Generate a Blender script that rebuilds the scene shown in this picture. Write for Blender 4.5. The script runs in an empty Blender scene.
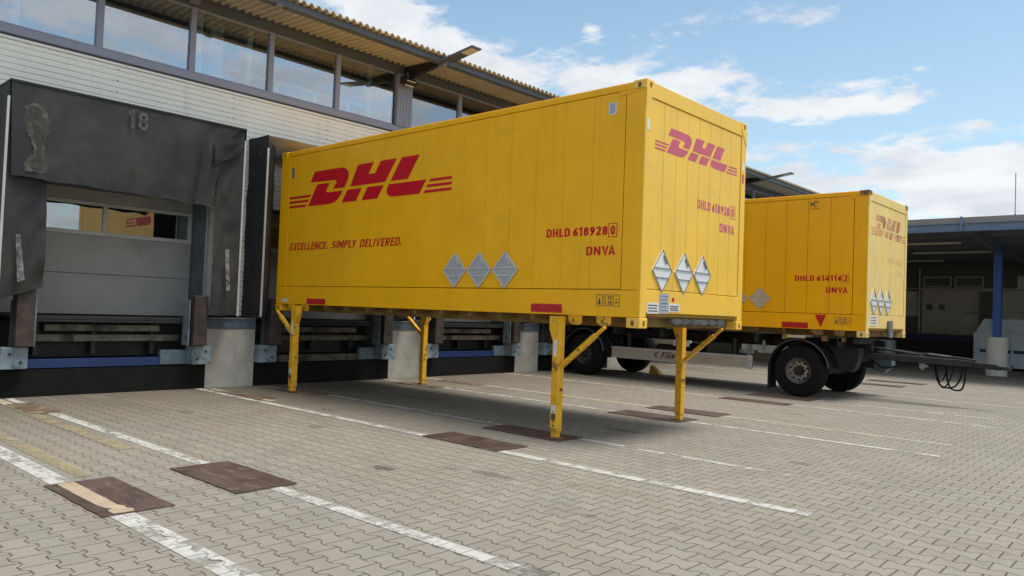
import bpy, bmesh, math, random
from mathutils import Vector, Matrix, noise as mnoise
random.seed(7)
scene = bpy.context.scene
C = scene.collection
R = math.radians
PI = math.pi

# ------------------------------------------------------------------ materials
class NT:
    def __init__(s, tree): s.t = tree; s.n = tree.nodes; s.l = tree.links
    def new(s, typ, **kw):
        n = s.n.new(typ)
        for k, v in kw.items(): setattr(n, k, v)
        return n
    def put(s, sock, v):
        if isinstance(v, (int, float)): sock.default_value = v
        elif isinstance(v, (tuple, list)):
            if len(sock.default_value) == 4 and len(v) == 3: v = tuple(v) + (1,)
            sock.default_value = v
        else: s.l.new(v, sock)
    def m(s, op, a, b=0.0, c=None, clamp=False):
        n = s.new('ShaderNodeMath', operation=op, use_clamp=clamp)
        s.put(n.inputs[0], a); s.put(n.inputs[1], b)
        if c is not None: s.put(n.inputs[2], c)
        return n.outputs[0]
    def mix(s, f, a, b, blend='MIX'):
        n = s.new('ShaderNodeMix', data_type='RGBA', blend_type=blend)
        s.put(n.inputs[0], f); s.put(n.inputs[6], a); s.put(n.inputs[7], b)
        return n.outputs[2]
    def noise(s, vec, scale, detail=4, rough=.55, dist=0):
        n = s.new('ShaderNodeTexNoise'); s.put(n.inputs['Vector'], vec)
        n.inputs['Scale'].default_value = scale; n.inputs['Detail'].default_value = detail
        n.inputs['Roughness'].default_value = rough; n.inputs['Distortion'].default_value = dist
        return n.outputs['Fac']
    def smooth(s, x, lo, hi, a=0.0, b=1.0):
        n = s.new('ShaderNodeMapRange', interpolation_type='SMOOTHSTEP')
        s.put(n.inputs[0], x); n.inputs[1].default_value = lo; n.inputs[2].default_value = hi
        n.inputs[3].default_value = a; n.inputs[4].default_value = b
        return n.outputs[0]
    def scale(s, vec, sc):
        n = s.new('ShaderNodeMapping'); s.put(n.inputs[0], vec); n.inputs['Scale'].default_value = sc
        return n.outputs[0]

def base_mat(name):
    m = bpy.data.materials.new(name); m.use_nodes = True
    nt = NT(m.node_tree); b = m.node_tree.nodes['Principled BSDF']
    return m, nt, b

def mat(name, col, rough=.5, metal=0.0, var=.12, vscale=3.0, dirt=None, streak=None, bump=0.0, bscale=60, coat=0.0, emit=None, spec=.5):
    """col with slow noise variation; dirt=(colour, scale, lo, hi, amount); streak=(colour, amount)"""
    m, nt, b = base_mat(name)
    tc = nt.new('ShaderNodeTexCoord').outputs['Object']
    n1 = nt.noise(tc, vscale, 5, .6)
    c = nt.mix(nt.smooth(n1, .25, .75), tuple(x*(1-var) for x in col), tuple(min(1, x*(1+var)) for x in col))
    if dirt:
        dcol, ds, lo, hi, amt = dirt
        n2 = nt.noise(tc, ds, 6, .65, .4)
        c = nt.mix(nt.m('MULTIPLY', nt.smooth(n2, lo, hi), amt), c, dcol)
    if streak:
        scol, amt = streak[:2]; sx = streak[2] if len(streak) > 2 else 7
        n3 = nt.noise(nt.scale(tc, (sx, sx, .45)), 1.0, 6, .7)
        c = nt.mix(nt.m('MULTIPLY', nt.smooth(n3, .5, .78), amt), c, scol)
    nt.put(b.inputs['Base Color'], c)
    nr = nt.noise(tc, vscale*4, 4)
    nt.put(b.inputs['Roughness'], nt.smooth(nr, .2, .8, max(.02, rough-.09), min(1, rough+.09)))
    b.inputs['Metallic'].default_value = metal
    b.inputs['Specular IOR Level'].default_value = spec
    b.inputs['Coat Weight'].default_value = coat
    if coat: b.inputs['Coat Roughness'].default_value = .12
    if bump:
        bn = nt.new('ShaderNodeBump'); bn.inputs['Strength'].default_value = bump; bn.inputs['Distance'].default_value = .01 if bscale > 2 else .05
        nt.put(bn.inputs['Height'], nt.noise(tc, bscale, 4)); nt.l.new(bn.outputs[0], b.inputs['Normal'])
    if emit:
        b.inputs['Emission Color'].default_value = emit[0] + (1,); b.inputs['Emission Strength'].default_value = emit[1]
    return m

YEL = (.93, .470, .004)
M = {}
M['yellow'] = mat('yellow_paint', YEL, .34, var=.06, vscale=1.2, dirt=((.55, .30, .02), 2.2, .56, .85, .35), streak=((.55, .28, .015), .25, 9), coat=.0, spec=.38, bump=.25, bscale=1.3)
M['yellow2'] = mat('yellow_paint_orange', (.95, .45, .002), .4, spec=.35, var=.06, vscale=1.1, dirt=((.5, .26, .03), 2, .55, .85, .3), streak=((.42, .23, .04), .25), bump=.08, bscale=3)
M['yellow_pale'] = mat('yellow_paint_weathered_sheen', (.88, .54, .065), .42, spec=.4, var=.06, vscale=1.5, dirt=((.5, .38, .16), 2.5, .5, .8, .3), streak=((.50, .36, .12), .35, 9))  # front face: sky sheen painted into the paler base, grime and streaks on top
M['yellow_faded_sheen'] = mat('yellow_paint_chalky_sheen', (.84, .62, .20), .6, var=.07, vscale=1.5, dirt=((.7, .6, .34), 2.5, .4, .75, .5), streak=((.45, .33, .14), .55, 8))  # faded front of the far body, its sky sheen also mixed into the colour
M['leg_yellow'] = mat('leg_yellow_paint', (.76, .40, .012), .45, var=.12, vscale=5, dirt=((.16, .08, .035), 7, .56, .68, .85), bump=.1, bscale=30)
M['inner_brown'] = mat('underside_primer', (.20, .12, .03), .7, var=.3, vscale=4)
M['seam'] = mat('dark_sealant', (.36, .20, .012), .7)
M['red'] = mat('red_film', (.56, .002, .014), .5, var=.08, vscale=3, streak=((.5, .04, .06), .3, 20), spec=.3)
M['red_pale'] = mat('red_film_faded_sheen', (.56, .10, .15), .5, var=.1, vscale=4, streak=((.5, .18, .16), .4, 12))  # front markings: fading plus the pinkish sky sheen put into the red
M['red_refl'] = mat('red_reflector', (.50, .01, .02), .35, var=.2, vscale=12)
M['white_plate'] = mat('white_sticker', (.66, .68, .66), .5, dirt=((.4, .36, .26), 8, .5, .8, .5))
M['print'] = mat('dark_print', (.07, .06, .05), .6)
M['blueprint'] = mat('blue_print', (.08, .14, .36), .5, dirt=((.5, .5, .5), 40, .5, .6, .6))
M['alu'] = mat('aluminium', (.42, .44, .46), .5, metal=.2, var=.1, vscale=8, dirt=((.35, .33, .28), 9, .5, .8, .4))
M['alu_light'] = mat('aluminium_light', (.56, .58, .59), .5, metal=.15, var=.06, vscale=8, dirt=((.45, .44, .40), 9, .55, .8, .4))
M['placard_white'] = mat('placard_white', (.74, .76, .75), .45, var=.05, vscale=8, dirt=((.5, .48, .42), 9, .6, .85, .4))
M['alu_beige'] = mat('placard_beige', (.55, .46, .34), .55, var=.1, vscale=6)
M['rail_alu'] = mat('side_rail_aluminium', (.42, .40, .36), .5, metal=.5, var=.12, vscale=2.5, dirt=((.25, .22, .18), 4, .5, .8, .5))
M['rust'] = mat('rusty_casting', (.20, .09, .045), .8, var=.35, vscale=14, dirt=((.6, .34, .03), 9, .5, .6, .6))
M['hole'] = mat('black_void', (.006, .006, .006), .9)
M['tyre'] = mat('tyre_rubber', (.007, .007, .0075), .85, var=.3, vscale=9, dirt=((.035, .032, .03), 6, .5, .8, .5), bump=.2, bscale=50, spec=.25)
M['rim'] = mat('steel_rim', (.34, .33, .31), .5, metal=.5, var=.15, vscale=8, dirt=((.16, .12, .09), 12, .5, .7, .7))
M['rim_dark'] = mat('steel_rim_dirty', (.10, .10, .10), .6, metal=.3, var=.3, vscale=8)
M['chassis'] = mat('chassis_black', (.009, .0095, .010), .65, var=.3, vscale=4, dirt=((.045, .038, .03), 4, .5, .8, .6))
M['fender'] = mat('plastic_fender', (.009, .011, .013), .6, var=.2, vscale=4, dirt=((.035, .034, .032), 3, .5, .8, .5), spec=.3)
M['fabric'] = mat('black_tarpaulin', (.021, .023, .025), .62, var=.35, vscale=2.2, dirt=((.068, .062, .052), 1.0, .38, .74, .7), streak=((.010, .010, .010), .5, 4), bump=.15, bscale=12, spec=.4)
M['fabric_dark'] = mat('side_curtain', (.017, .020, .025), .65, var=.2, vscale=2, bump=.2, bscale=4)
M['fabric_in'] = mat('inner_tarpaulin', (.20, .19, .17), .7, var=.15, vscale=3)
M['scuff'] = None
M['trim'] = mat('light_trim', (.50, .49, .47), .45, metal=.2, var=.1)
M['clad'] = mat('pale_cladding', (.86, .85, .79), .42, metal=.1, var=.04, vscale=.8, dirt=((.42, .41, .36), 1.3, .55, .85, .35), streak=((.40, .40, .36), .25, 3))
M['frame'] = mat('blue_grey_frame', (.27, .285, .37), .42, metal=.1, var=.06, vscale=2)
M['beam'] = mat('blue_grey_beam', (.085, .105, .13), .5, var=.12, vscale=2)
M['flash'] = mat('sill_flashing', (.05, .045, .05), .5)
M['fibre'] = mat('fibre_cement', (.52, .47, .37), .85, var=.12, vscale=1.2, dirt=((.24, .19, .12), 1.2, .5, .8, .4), bump=.2, bscale=40)
M['concrete'] = mat('concrete', (.42, .405, .36), .85, var=.13, vscale=3, dirt=((.17, .16, .14), 3.5, .5, .8, .6), streak=((.42, .41, .38), .4, 6), bump=.3, bscale=30)
M['concrete_l'] = mat('concrete_pale', (.66, .64, .58), .85, var=.1, vscale=3, dirt=((.24, .22, .19), 5, .55, .75, .6), bump=.3, bscale=30)
M['steel_blue'] = mat('faded_blue_steel', (.085, .125, .155), .5, var=.2, vscale=4, dirt=((.20, .24, .26), 6, .52, .72, .6))
M['steel_pale'] = mat('pale_blue_steel', (.19, .25, .29), .6, var=.25, vscale=5, dirt=((.09, .085, .08), 6, .46, .66, .85))
M['blue'] = mat('deep_blue_steel', (.008, .030, .115), .42, var=.15, vscale=3, dirt=((.03, .035, .05), 5, .5, .8, .5))
M['blue2'] = mat('column_blue', (.018, .09, .36), .4, var=.12, vscale=2)
M['blue_fascia'] = mat('fascia_blue', (.13, .20, .30), .5, var=.1, vscale=1)
M['bumper'] = mat('rusty_buffer', (.040, .030, .026), .75, var=.4, vscale=6, dirt=((.12, .06, .032), 5, .52, .75, .7), bump=.3, bscale=30)
M['black'] = mat('black_rubber', (.007, .007, .007), .85, var=.3, spec=.25)
M['dark'] = mat('dark_steel', (.016, .017, .018), .6, var=.3, vscale=4)
M['stained'] = mat('stained_beam', (.16, .145, .115), .8, var=.35, vscale=2.5, dirt=((.018, .016, .014), 2.2, .40, .66, .95))
M['door'] = mat('grey_door', (.35, .345, .33), .55, var=.05, vscale=2, dirt=((.14, .14, .135), 1.5, .5, .8, .4), bump=.06, bscale=80)
M['doorframe'] = mat('door_window_frame', (.50, .50, .48), .5, var=.06)
M['interior'] = mat('interior_wall', (.45, .44, .40), .8, var=.1)
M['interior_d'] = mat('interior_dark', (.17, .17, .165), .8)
M['postwhite'] = mat('interior_post', (.80, .79, .74), .6)
M['card'] = mat('cardboard', (.36, .22, .10), .8, var=.15, vscale=4)
M['roofgrey'] = mat('grey_roof_edge', (.27, .25, .235), .7, var=.1)
M['wall_beige'] = mat('beige_panel', (.58, .56, .48), .7, var=.08, vscale=1)
M['wall_white'] = mat('white_panel', (.65, .65, .62), .7, var=.08, vscale=1)
M['dumpster'] = mat('container_grey_blue', (.50, .60, .66), .5, var=.08, vscale=2, dirt=((.16, .17, .17), 3, .5, .8, .5))
M['zinc'] = mat('zinc', (.24, .25, .26), .55, metal=.4, var=.2, vscale=10)
M['lens'] = mat('lamp_lens', (.65, .60, .48), .25)
M['wood'] = mat('chock_yellow', (.55, .33, .05), .6, var=.2, vscale=20)

# glass: clear and reflecting
def glass(name, refl, tint):
    m, nt, b = base_mat(name)
    out = [n for n in nt.n if n.type == 'OUTPUT_MATERIAL'][0]
    g = nt.new('ShaderNodeBsdfGlossy'); g.inputs['Roughness'].default_value = .015; g.inputs['Color'].default_value = (.9, .94, 1, 1)
    tr = nt.new('ShaderNodeBsdfTransparent'); tr.inputs['Color'].default_value = tint + (1,)
    fr = nt.new('ShaderNodeFresnel'); fr.inputs['IOR'].default_value = 1.5
    f = nt.m('ADD', nt.m('MULTIPLY', fr.outputs[0], 1.3), refl, clamp=True)
    mx = nt.new('ShaderNodeMixShader'); nt.put(mx.inputs[0], f)
    nt.l.new(tr.outputs[0], mx.inputs[1]); nt.l.new(g.outputs[0], mx.inputs[2]); nt.l.new(mx.outputs[0], out.inputs['Surface'])
    nt.n.remove(b)
    return m
M['glass'] = glass('window_glass', .27, (.86, .90, .91))
M['glass_door'] = glass('door_glass', .22, (.75, .78, .78))

# scuffed patch: alpha broken by noise
def worn(name, col, lo, hi, scale=7, rough=.7, inner=None):
    m, nt, b = base_mat(name)
    tc = nt.new('ShaderNodeTexCoord').outputs['Object']
    n = nt.noise(tc, scale, 7, .7, .6)
    nt.put(b.inputs['Alpha'], nt.smooth(n, lo, hi))
    c = nt.mix(nt.smooth(nt.noise(tc, scale*.9, 5, .6, 1), .4, .6), col, inner or tuple(x*.6 for x in col))
    nt.put(b.inputs['Base Color'], c); b.inputs['Roughness'].default_value = rough
    return m
M['scuff'] = worn('scuffed_grey', (.135, .130, .115), .26, .70, 5, inner=(.09, .085, .072))
M['scuff_in'] = worn('scorched_brown', (.035, .030, .026), .22, .56, 4, inner=(.06, .052, .044))
M['chalk'] = worn('worn_number', (.12, .12, .115), .26, .60, 6)
M['tape'] = worn('worn_tape', (.24, .25, .25), .30, .56, 8)
M['red_ghost'] = worn('ghost_lettering', (.90, .45, .30), .22, 1.0, 3)

# ---- paving: interlocking double-T stones, 0.20 x 0.165 m
def paver_group():
    g = bpy.data.node_groups.new('interlocking_pavers', 'ShaderNodeTree')
    g.interface.new_socket(name='Joint', in_out='OUTPUT', socket_type='NodeSocketFloat')
    g.interface.new_socket(name='Cell', in_out='OUTPUT', socket_type='NodeSocketColor')
    g.interface.new_socket(name='CellV', in_out='OUTPUT', socket_type='NodeSocketFloat')
    nt = NT(g); out = nt.new('NodeGroupOutput')
    geo = nt.new('ShaderNodeNewGeometry')
    sep = nt.new('ShaderNodeSeparateXYZ'); nt.l.new(geo.outputs['Position'], sep.inputs[0])
    # small wobble of the joints so that no two stones are cut alike
    wob = nt.new('ShaderNodeTexNoise'); nt.l.new(geo.outputs['Position'], wob.inputs['Vector']); wob.inputs['Scale'].default_value = 3.1
    wob.inputs['Detail'].default_value = 3
    ws = nt.new('ShaderNodeSeparateColor'); nt.l.new(wob.outputs['Color'], ws.inputs[0])
    Lx, B = .20, .165
    x = nt.m('DIVIDE', nt.m('ADD', sep.outputs[0], nt.m('MULTIPLY', nt.m('SUBTRACT', ws.outputs[0], .5), .03)), Lx)
    y = nt.m('DIVIDE', nt.m('ADD', sep.outputs[1], nt.m('MULTIPLY', nt.m('SUBTRACT', ws.outputs[1], .5), .03)), B)
    # trapezoid wave w(x) with period 1, +-1
    fx = nt.m('FRACT', x)
    tri = nt.m('SUBTRACT', nt.m('MULTIPLY', nt.m('ABSOLUTE', nt.m('SUBTRACT', fx, .5)), 4.0), 1.0)   # +1 at integer, -1 at half
    w = nt.m('MAXIMUM', nt.m('MINIMUM', nt.m('MULTIPLY', tri, 3.2), 1.0), -1.0)
    k = nt.m('ROUND', y)
    par = nt.m('SUBTRACT', 1.0, nt.m('MULTIPLY', nt.m('ABSOLUTE', nt.m('MODULO', k, 2.0)), 2.0))      # (-1)^k
    pos = nt.m('ADD', k, nt.m('MULTIPLY', nt.m('MULTIPLY', par, w), .105))
    d = nt.m('SUBTRACT', y, pos)
    row = nt.m('SUBTRACT', k, nt.m('LESS_THAN', d, 0.0))
    rpar = nt.m('ABSOLUTE', nt.m('MODULO', row, 2.0))
    # even row: wide where w=-1 (x half) -> cross joint at half
    xs = nt.m('ADD', x, nt.m('MULTIPLY', nt.m('SUBTRACT', 1.0, rpar), .5))
    xf = nt.m('FRACT', xs)
    dc = nt.m('MULTIPLY', nt.m('MINIMUM', xf, nt.m('SUBTRACT', 1.0, xf)), Lx)
    dl = nt.m('MULTIPLY', nt.m('ABSOLUTE', d), B)
    dm = nt.m('MINIMUM', dc, dl)
    nt.l.new(nt.smooth(dm, .0020, .0078, 1.0, 0.0), out.inputs['Joint'])
    comb = nt.new('ShaderNodeCombineXYZ'); nt.put(comb.inputs[0], nt.m('FLOOR', xs)); nt.put(comb.inputs[1], row)
    wn = nt.new('ShaderNodeTexWhiteNoise', noise_dimensions='2D'); nt.l.new(comb.outputs[0], wn.inputs['Vector'])
    nt.l.new(wn.outputs['Color'], out.inputs['Cell']); nt.l.new(wn.outputs['Value'], out.inputs['CellV'])
    return g
PG = paver_group()

def ground_mat():
    m, nt, b = base_mat('paving_stones')
    g = nt.new('ShaderNodeGroup'); g.node_tree = PG
    geo = nt.new('ShaderNodeNewGeometry').outputs['Position']
    sep = nt.new('ShaderNodeSeparateXYZ'); nt.put(sep.inputs[0], geo)
    big = nt.noise(geo, .35, 6, .6)
    med = nt.noise(geo, 2.2, 6, .65)
    fine = nt.noise(geo, 55, 5, .7)
    c = nt.mix(nt.smooth(big, .3, .7), (.250, .232, .194), (.300, .270, .218))
    c = nt.mix(nt.smooth(med, .35, .75), c, (.228, .210, .168))
    bl = nt.noise(nt.scale(geo, (.25, .8, 1)), 1.0, 5, .6)
    c = nt.mix(nt.m('MULTIPLY', nt.smooth(bl, .50, .70), .5), c, (.250, .245, .232))
    c = nt.mix(nt.m('MULTIPLY', nt.smooth(nt.noise(geo, .9, 7, .7), .52, .70), .45), c, (.320, .262, .190))
    c = nt.mix(nt.m('MULTIPLY', g.outputs['CellV'], .38), c, (.375, .340, .275))
    # dirtier strip in front of the docks and rusty-brown lanes where the legs are set down
    nx = nt.m('ADD', sep.outputs[0], nt.m('MULTIPLY', nt.m('SUBTRACT', nt.noise(geo, 1.4, 5), .5), 3.0))
    c = nt.mix(nt.m('MULTIPLY', nt.smooth(nx, -7.9, -2.8, 1.0, 0.0), .85), c, (.125, .104, .072))
    band = nt.noise(nt.scale(geo, (.5, 2.2, 1)), 1.0, 5)
    c = nt.mix(nt.m('MULTIPLY', nt.smooth(band, .48, .74), .55), c, (.265, .205, .145))
    # oil spots
    def spot(px, py, rx, ry, ang=0.0):
        vx = nt.m('SUBTRACT', sep.outputs[0], px); vy = nt.m('SUBTRACT', sep.outputs[1], py)
        q = nt.m('ADD', nt.m('POWER', nt.m('DIVIDE', vx, rx), 2.0), nt.m('POWER', nt.m('DIVIDE', vy, ry), 2.0))
        n = nt.m('MULTIPLY', nt.m('SUBTRACT', nt.noise(geo, 14, 4, .6), .5), 3.2)
        return nt.smooth(nt.m('ADD', q, n), .35, .8, 1.0, 0.0)
    s = spot(-.98, -2.75, .17, .10)
    for a in ((-.15, -2.15, .30, .12), (1.05, -5.9, .16, .05), (-5.0, 1.2, .5, .18), (-1.0, 1.2, .4, .14), (-.6, -2.25, .12, .05), (1.9, -2.4, .05, .05), (1.3, -2.6, .06, .05), (-3.4, -1.9, .15, .08), (1.80, -3.86, .15, .09), (-4.6, -.9, .35, .06), (-5.4, -2.6, .22, .12), (.6, -1.9, .10, .05), (1.5, .9, .14, .07), (-.3, 5.2, .3, .1)):
        s = nt.m('MAXIMUM', s, nt.m('MULTIPLY', spot(*a), .6))
    c = nt.mix(nt.m('MULTIPLY', s, .85), c, (.06, .057, .055))
    sp = nt.smooth(nt.noise(geo, 9, 3, .5), .70, .76)
    c = nt.mix(nt.m('MULTIPLY', sp, .35), c, (.12, .11, .10))
    c = nt.mix(nt.m('MULTIPLY', nt.smooth(fine, .35, .8), .42), c, (.18, .17, .14))
    mid = nt.noise(geo, 130, 3, .7)
    c = nt.mix(nt.m('MULTIPLY', nt.smooth(mid, .50, .75), .38), c, (.56, .52, .44))
    jn = nt.m('MULTIPLY', g.outputs['Joint'], nt.smooth(nt.noise(geo, 6, 4), .25, .6, .50, .97))
    c = nt.mix(jn, c, (.066, .054, .038))
    nt.put(b.inputs['Base Color'], c)
    nt.put(b.inputs['Roughness'], nt.smooth(med, .3, .7, .70, .88)); b.inputs['Specular IOR Level'].default_value = .35
    h = nt.m('SUBTRACT', nt.m('ADD', nt.m('MULTIPLY', fine, .12), nt.m('MULTIPLY', g.outputs['CellV'], .2)), g.outputs['Joint'])
    bn = nt.new('ShaderNodeBump'); bn.inputs['Strength'].default_value = .55; bn.inputs['Distance'].default_value = .006
    nt.put(bn.inputs['Height'], h); nt.l.new(bn.outputs[0], b.inputs['Normal'])
    return m
M['ground'] = ground_mat()

def line_mat(name, col, wear_lo, wear_hi, amax=1.0):
    m, nt, b = base_mat(name)
    g = nt.new('ShaderNodeGroup'); g.node_tree = PG
    geo = nt.new('ShaderNodeNewGeometry').outputs['Position']
    n = nt.noise(geo, 5, 7, .75)
    nc = nt.m('ADD', n, nt.m('MULTIPLY', nt.m('SUBTRACT', g.outputs['CellV'], .5), .22))
    a = nt.smooth(nc, wear_lo, wear_hi)
    a = nt.m('MULTIPLY', a, nt.m('SUBTRACT', 1.0, nt.m('MULTIPLY', g.outputs['Joint'], .55)))
    nt.put(b.inputs['Alpha'], nt.m('MULTIPLY', a, amax))
    c = nt.mix(nt.smooth(nt.noise(geo, 12, 5), .3, .7), col, tuple(x*.8 for x in col))
    nt.put(b.inputs['Base Color'], c); b.inputs['Roughness'].default_value = .7
    return m
M['line'] = line_mat('white_road_paint', (.58, .565, .51), .28, .52)
M['line_worn'] = line_mat('worn_white_road_paint', (.58, .56, .50), .38, .56)
M['line_yel'] = line_mat('worn_yellow_road_paint', (.50, .42, .22), .22, .62, .55)
M['line_yel2'] = line_mat('pale_yellow_road_paint', (.64, .57, .40), .20, .50, .8)

def plate_mat():
    m, nt, b = base_mat('rusty_steel_plate')
    geo = nt.new('ShaderNodeNewGeometry').outputs['Position']
    n = nt.noise(geo, 3, 6, .65)
    c = nt.mix(nt.smooth(n, .3, .7), (.062, .040, .032), (.105, .066, .050))
    c = nt.mix(nt.m('MULTIPLY', nt.smooth(nt.noise(geo, 9, 6, .7), .55, .75), .6), c, (.15, .085, .055))
    # scraped lighter arcs
    sc = nt.noise(nt.scale(geo, (1.5, 9, 1)), 2.0, 5, .6, 1.2)
    c = nt.mix(nt.m('MULTIPLY', nt.smooth(sc, .54, .68), .5), c, (.21, .16, .135))
    nt.put(b.inputs['Base Color'], c); nt.put(b.inputs['Roughness'], nt.smooth(n, .3, .7, .5, .75))
    bn = nt.new('ShaderNodeBump'); bn.inputs['Strength'].default_value = .3; bn.inputs['Distance'].default_value = .004
    nt.put(bn.inputs['Height'], nt.noise(geo, 35, 5)); nt.l.new(bn.outputs[0], b.inputs['Normal'])
    return m
M['plate'] = plate_mat()
M['plate_old'] = mat('rusty_brown_strip', (.13, .085, .055), .8, var=.35, vscale=3, dirt=((.30, .24, .15), 4, .48, .66, .8))

# ------------------------------------------------------------------ mesh helper
class MB:
    def __init__(s): s.v = []; s.f = []
    def add(s, vs, fs):
        o = len(s.v); s.v += [tuple(v) for v in vs]; s.f += [tuple(i+o for i in f) for f in fs]; return s
    def box(s, x0, x1, y0, y1, z0, z1):
        x0, x1 = sorted((x0, x1)); y0, y1 = sorted((y0, y1)); z0, z1 = sorted((z0, z1))
        v = [(x, y, z) for x in (x0, x1) for y in (y0, y1) for z in (z0, z1)]
        return s.add(v, [(0, 1, 3, 2), (4, 6, 7, 5), (0, 4, 5, 1), (2, 3, 7, 6), (0, 2, 6, 4), (1, 5, 7, 3)])
    def prism(s, poly, o, r, u, n, t):
        """poly (a,b) on plane o + a r + b u, extruded t along n"""
        o, r, u, n = Vector(o), Vector(r), Vector(u), Vector(n)
        N = len(poly)
        v = [o+r*a+u*b for a, b in poly] + [o+r*a+u*b+n*t for a, b in poly]
        area = sum(poly[i][0]*poly[(i+1) % N][1]-poly[(i+1) % N][0]*poly[i][1] for i in range(N))
        f = [tuple(range(N))[::-1], tuple(range(N, 2*N))] + [(i, (i+1) % N, (i+1) % N+N, i+N) for i in range(N)]
        return s.add(v, f)
    def cyl(s, p0, p1, r0, r1=None, n=24, caps=True):
        r1 = r0 if r1 is None else r1
        p0, p1 = Vector(p0), Vector(p1); a = (p1-p0).normalized()
        b = a.orthogonal().normalized(); c = a.cross(b)
        v = []
        for p, r in ((p0, r0), (p1, r1)):
            v += [p+(b*math.cos(2*PI*i/n)+c*math.sin(2*PI*i/n))*r for i in range(n)]
        f = [(i, (i+1) % n, (i+1) % n+n, i+n) for i in range(n)]
        if caps: f += [tuple(range(n))[::-1], tuple(range(n, 2*n))]
        return s.add(v, f)
    def bar(s, p0, p1, w, h, up=(0, 0, 1)):
        p0, p1 = Vector(p0), Vector(p1); a = (p1-p0).normalized(); up = Vector(up)
        sd = a.cross(up).normalized(); u = sd.cross(a)
        v = [p+sd*x*w/2+u*y*h/2 for p in (p0, p1) for x, y in ((-1, -1), (1, -1), (1, 1), (-1, 1))]
        return s.add(v, [(0, 1, 2, 3)[::-1], (4, 5, 6, 7), (0, 1, 5, 4), (1, 2, 6, 5), (2, 3, 7, 6), (3, 0, 4, 7)])
    def tube(s, pts, r, n=8):
        pts = [Vector(p) for p in pts]; rings = []
        b = None
        for i, p in enumerate(pts):
            a = (pts[min(i+1, len(pts)-1)]-pts[max(i-1, 0)]).normalized()
            b = a.orthogonal().normalized() if b is None else (b-a*b.dot(a)).normalized()
            c = a.cross(b)
            rings.append([p+(b*math.cos(2*PI*k/n)+c*math.sin(2*PI*k/n))*r for k in range(n)])
        v = [q for rg in rings for q in rg]
        f = [(i*n+k, i*n+(k+1) % n, (i+1)*n+(k+1) % n, (i+1)*n+k) for i in range(len(pts)-1) for k in range(n)]
        f += [tuple(range(n))[::-1], tuple(range((len(pts)-1)*n, len(pts)*n))]
        return s.add(v, f)
    def lathe(s, prof, c, axis='Y', n=40):
        """prof [(along, radius)] round an axis through c"""
        c = Vector(c); v = []
        for al, r in prof:
            for i in range(n):
                t = 2*PI*i/n
                if axis == 'Y': v.append(c+Vector((r*math.cos(t), al, r*math.sin(t))))
                else: v.append(c+Vector((r*math.cos(t), r*math.sin(t), al)))
        f = [(i*n+k, i*n+(k+1) % n, (i+1)*n+(k+1) % n, (i+1)*n+k) for i in range(len(prof)-1) for k in range(n)]
        return s.add(v, f)
    def sheet(s, fn, nu, nv, t=.01):
        """solid sheet; fn(u,v)->Vector"""
        P = [[Vector(fn(i/nu, j/nv)) for j in range(nv+1)] for i in range(nu+1)]
        def nrm(i, j):
            du = P[min(i+1, nu)][j]-P[max(i-1, 0)][j]; dv = P[i][min(j+1, nv)]-P[i][max(j-1, 0)]
            return du.cross(dv).normalized()
        top = [P[i][j] for i in range(nu+1) for j in range(nv+1)]
        bot = [P[i][j]-nrm(i, j)*t for i in range(nu+1) for j in range(nv+1)]
        K = len(top); g = lambda i, j: i*(nv+1)+j
        f = []
        for i in range(nu):
            for j in range(nv):
                f.append((g(i, j), g(i+1, j), g(i+1, j+1), g(i, j+1))); f.append((g(i, j)+K, g(i, j+1)+K, g(i+1, j+1)+K, g(i+1, j)+K))
        for i in range(nu):
            f.append((g(i, 0), g(i, 0)+K, g(i+1, 0)+K, g(i+1, 0))); f.append((g(i, nv), g(i+1, nv), g(i+1, nv)+K, g(i, nv)+K))
        for j in range(nv):
            f.append((g(0, j), g(0, j+1), g(0, j+1)+K, g(0, j)+K)); f.append((g(nu, j), g(nu, j)+K, g(nu, j+1)+K, g(nu, j+1)))
        return s.add(top+bot, f)
    def build(s, name, m, parent=None, bevel=0, smooth=False, fix=True):
        o0 = Vector(ORI.get(parent.name if parent else None, (0, 0, 0)))
        me = bpy.data.meshes.new(name)
        me.from_pydata([Vector(v)-o0 for v in s.v], [], s.f); me.update()
        if fix:
            bm = bmesh.new(); bm.from_mesh(me); bmesh.ops.recalc_face_normals(bm, faces=bm.faces); bm.to_mesh(me); bm.free()
        if smooth:
            me.shade_smooth(); 
        o = bpy.data.objects.new(name, me); C.objects.link(o)
        me.materials.append(M[m] if isinstance(m, str) else m)
        if parent: o.parent = parent
        ORI[o.name] = tuple(o0)
        if smooth:
            md = o.modifiers.new('es', 'EDGE_SPLIT'); md.split_angle = R(35)
        if bevel:
            md = o.modifiers.new('bev', 'BEVEL'); md.width = bevel; md.segments = 2; md.limit_method = 'ANGLE'; md.angle_limit = R(40)
        return o
ORI = {}

def thing(name, loc, label, cat, group=None):
    o = bpy.data.objects.new(name, None); C.objects.link(o); o.location = loc; o.empty_display_size = .2
    ORI[o.name] = tuple(loc)
    o['label'] = label; o['category'] = cat
    if group: o['group'] = group
    return o
def tag(o, label, cat, group=None):
    o['label'] = label; o['category'] = cat
    if group: o['group'] = group
    return o
def struct(o): o['kind'] = 'structure'; return o

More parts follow.
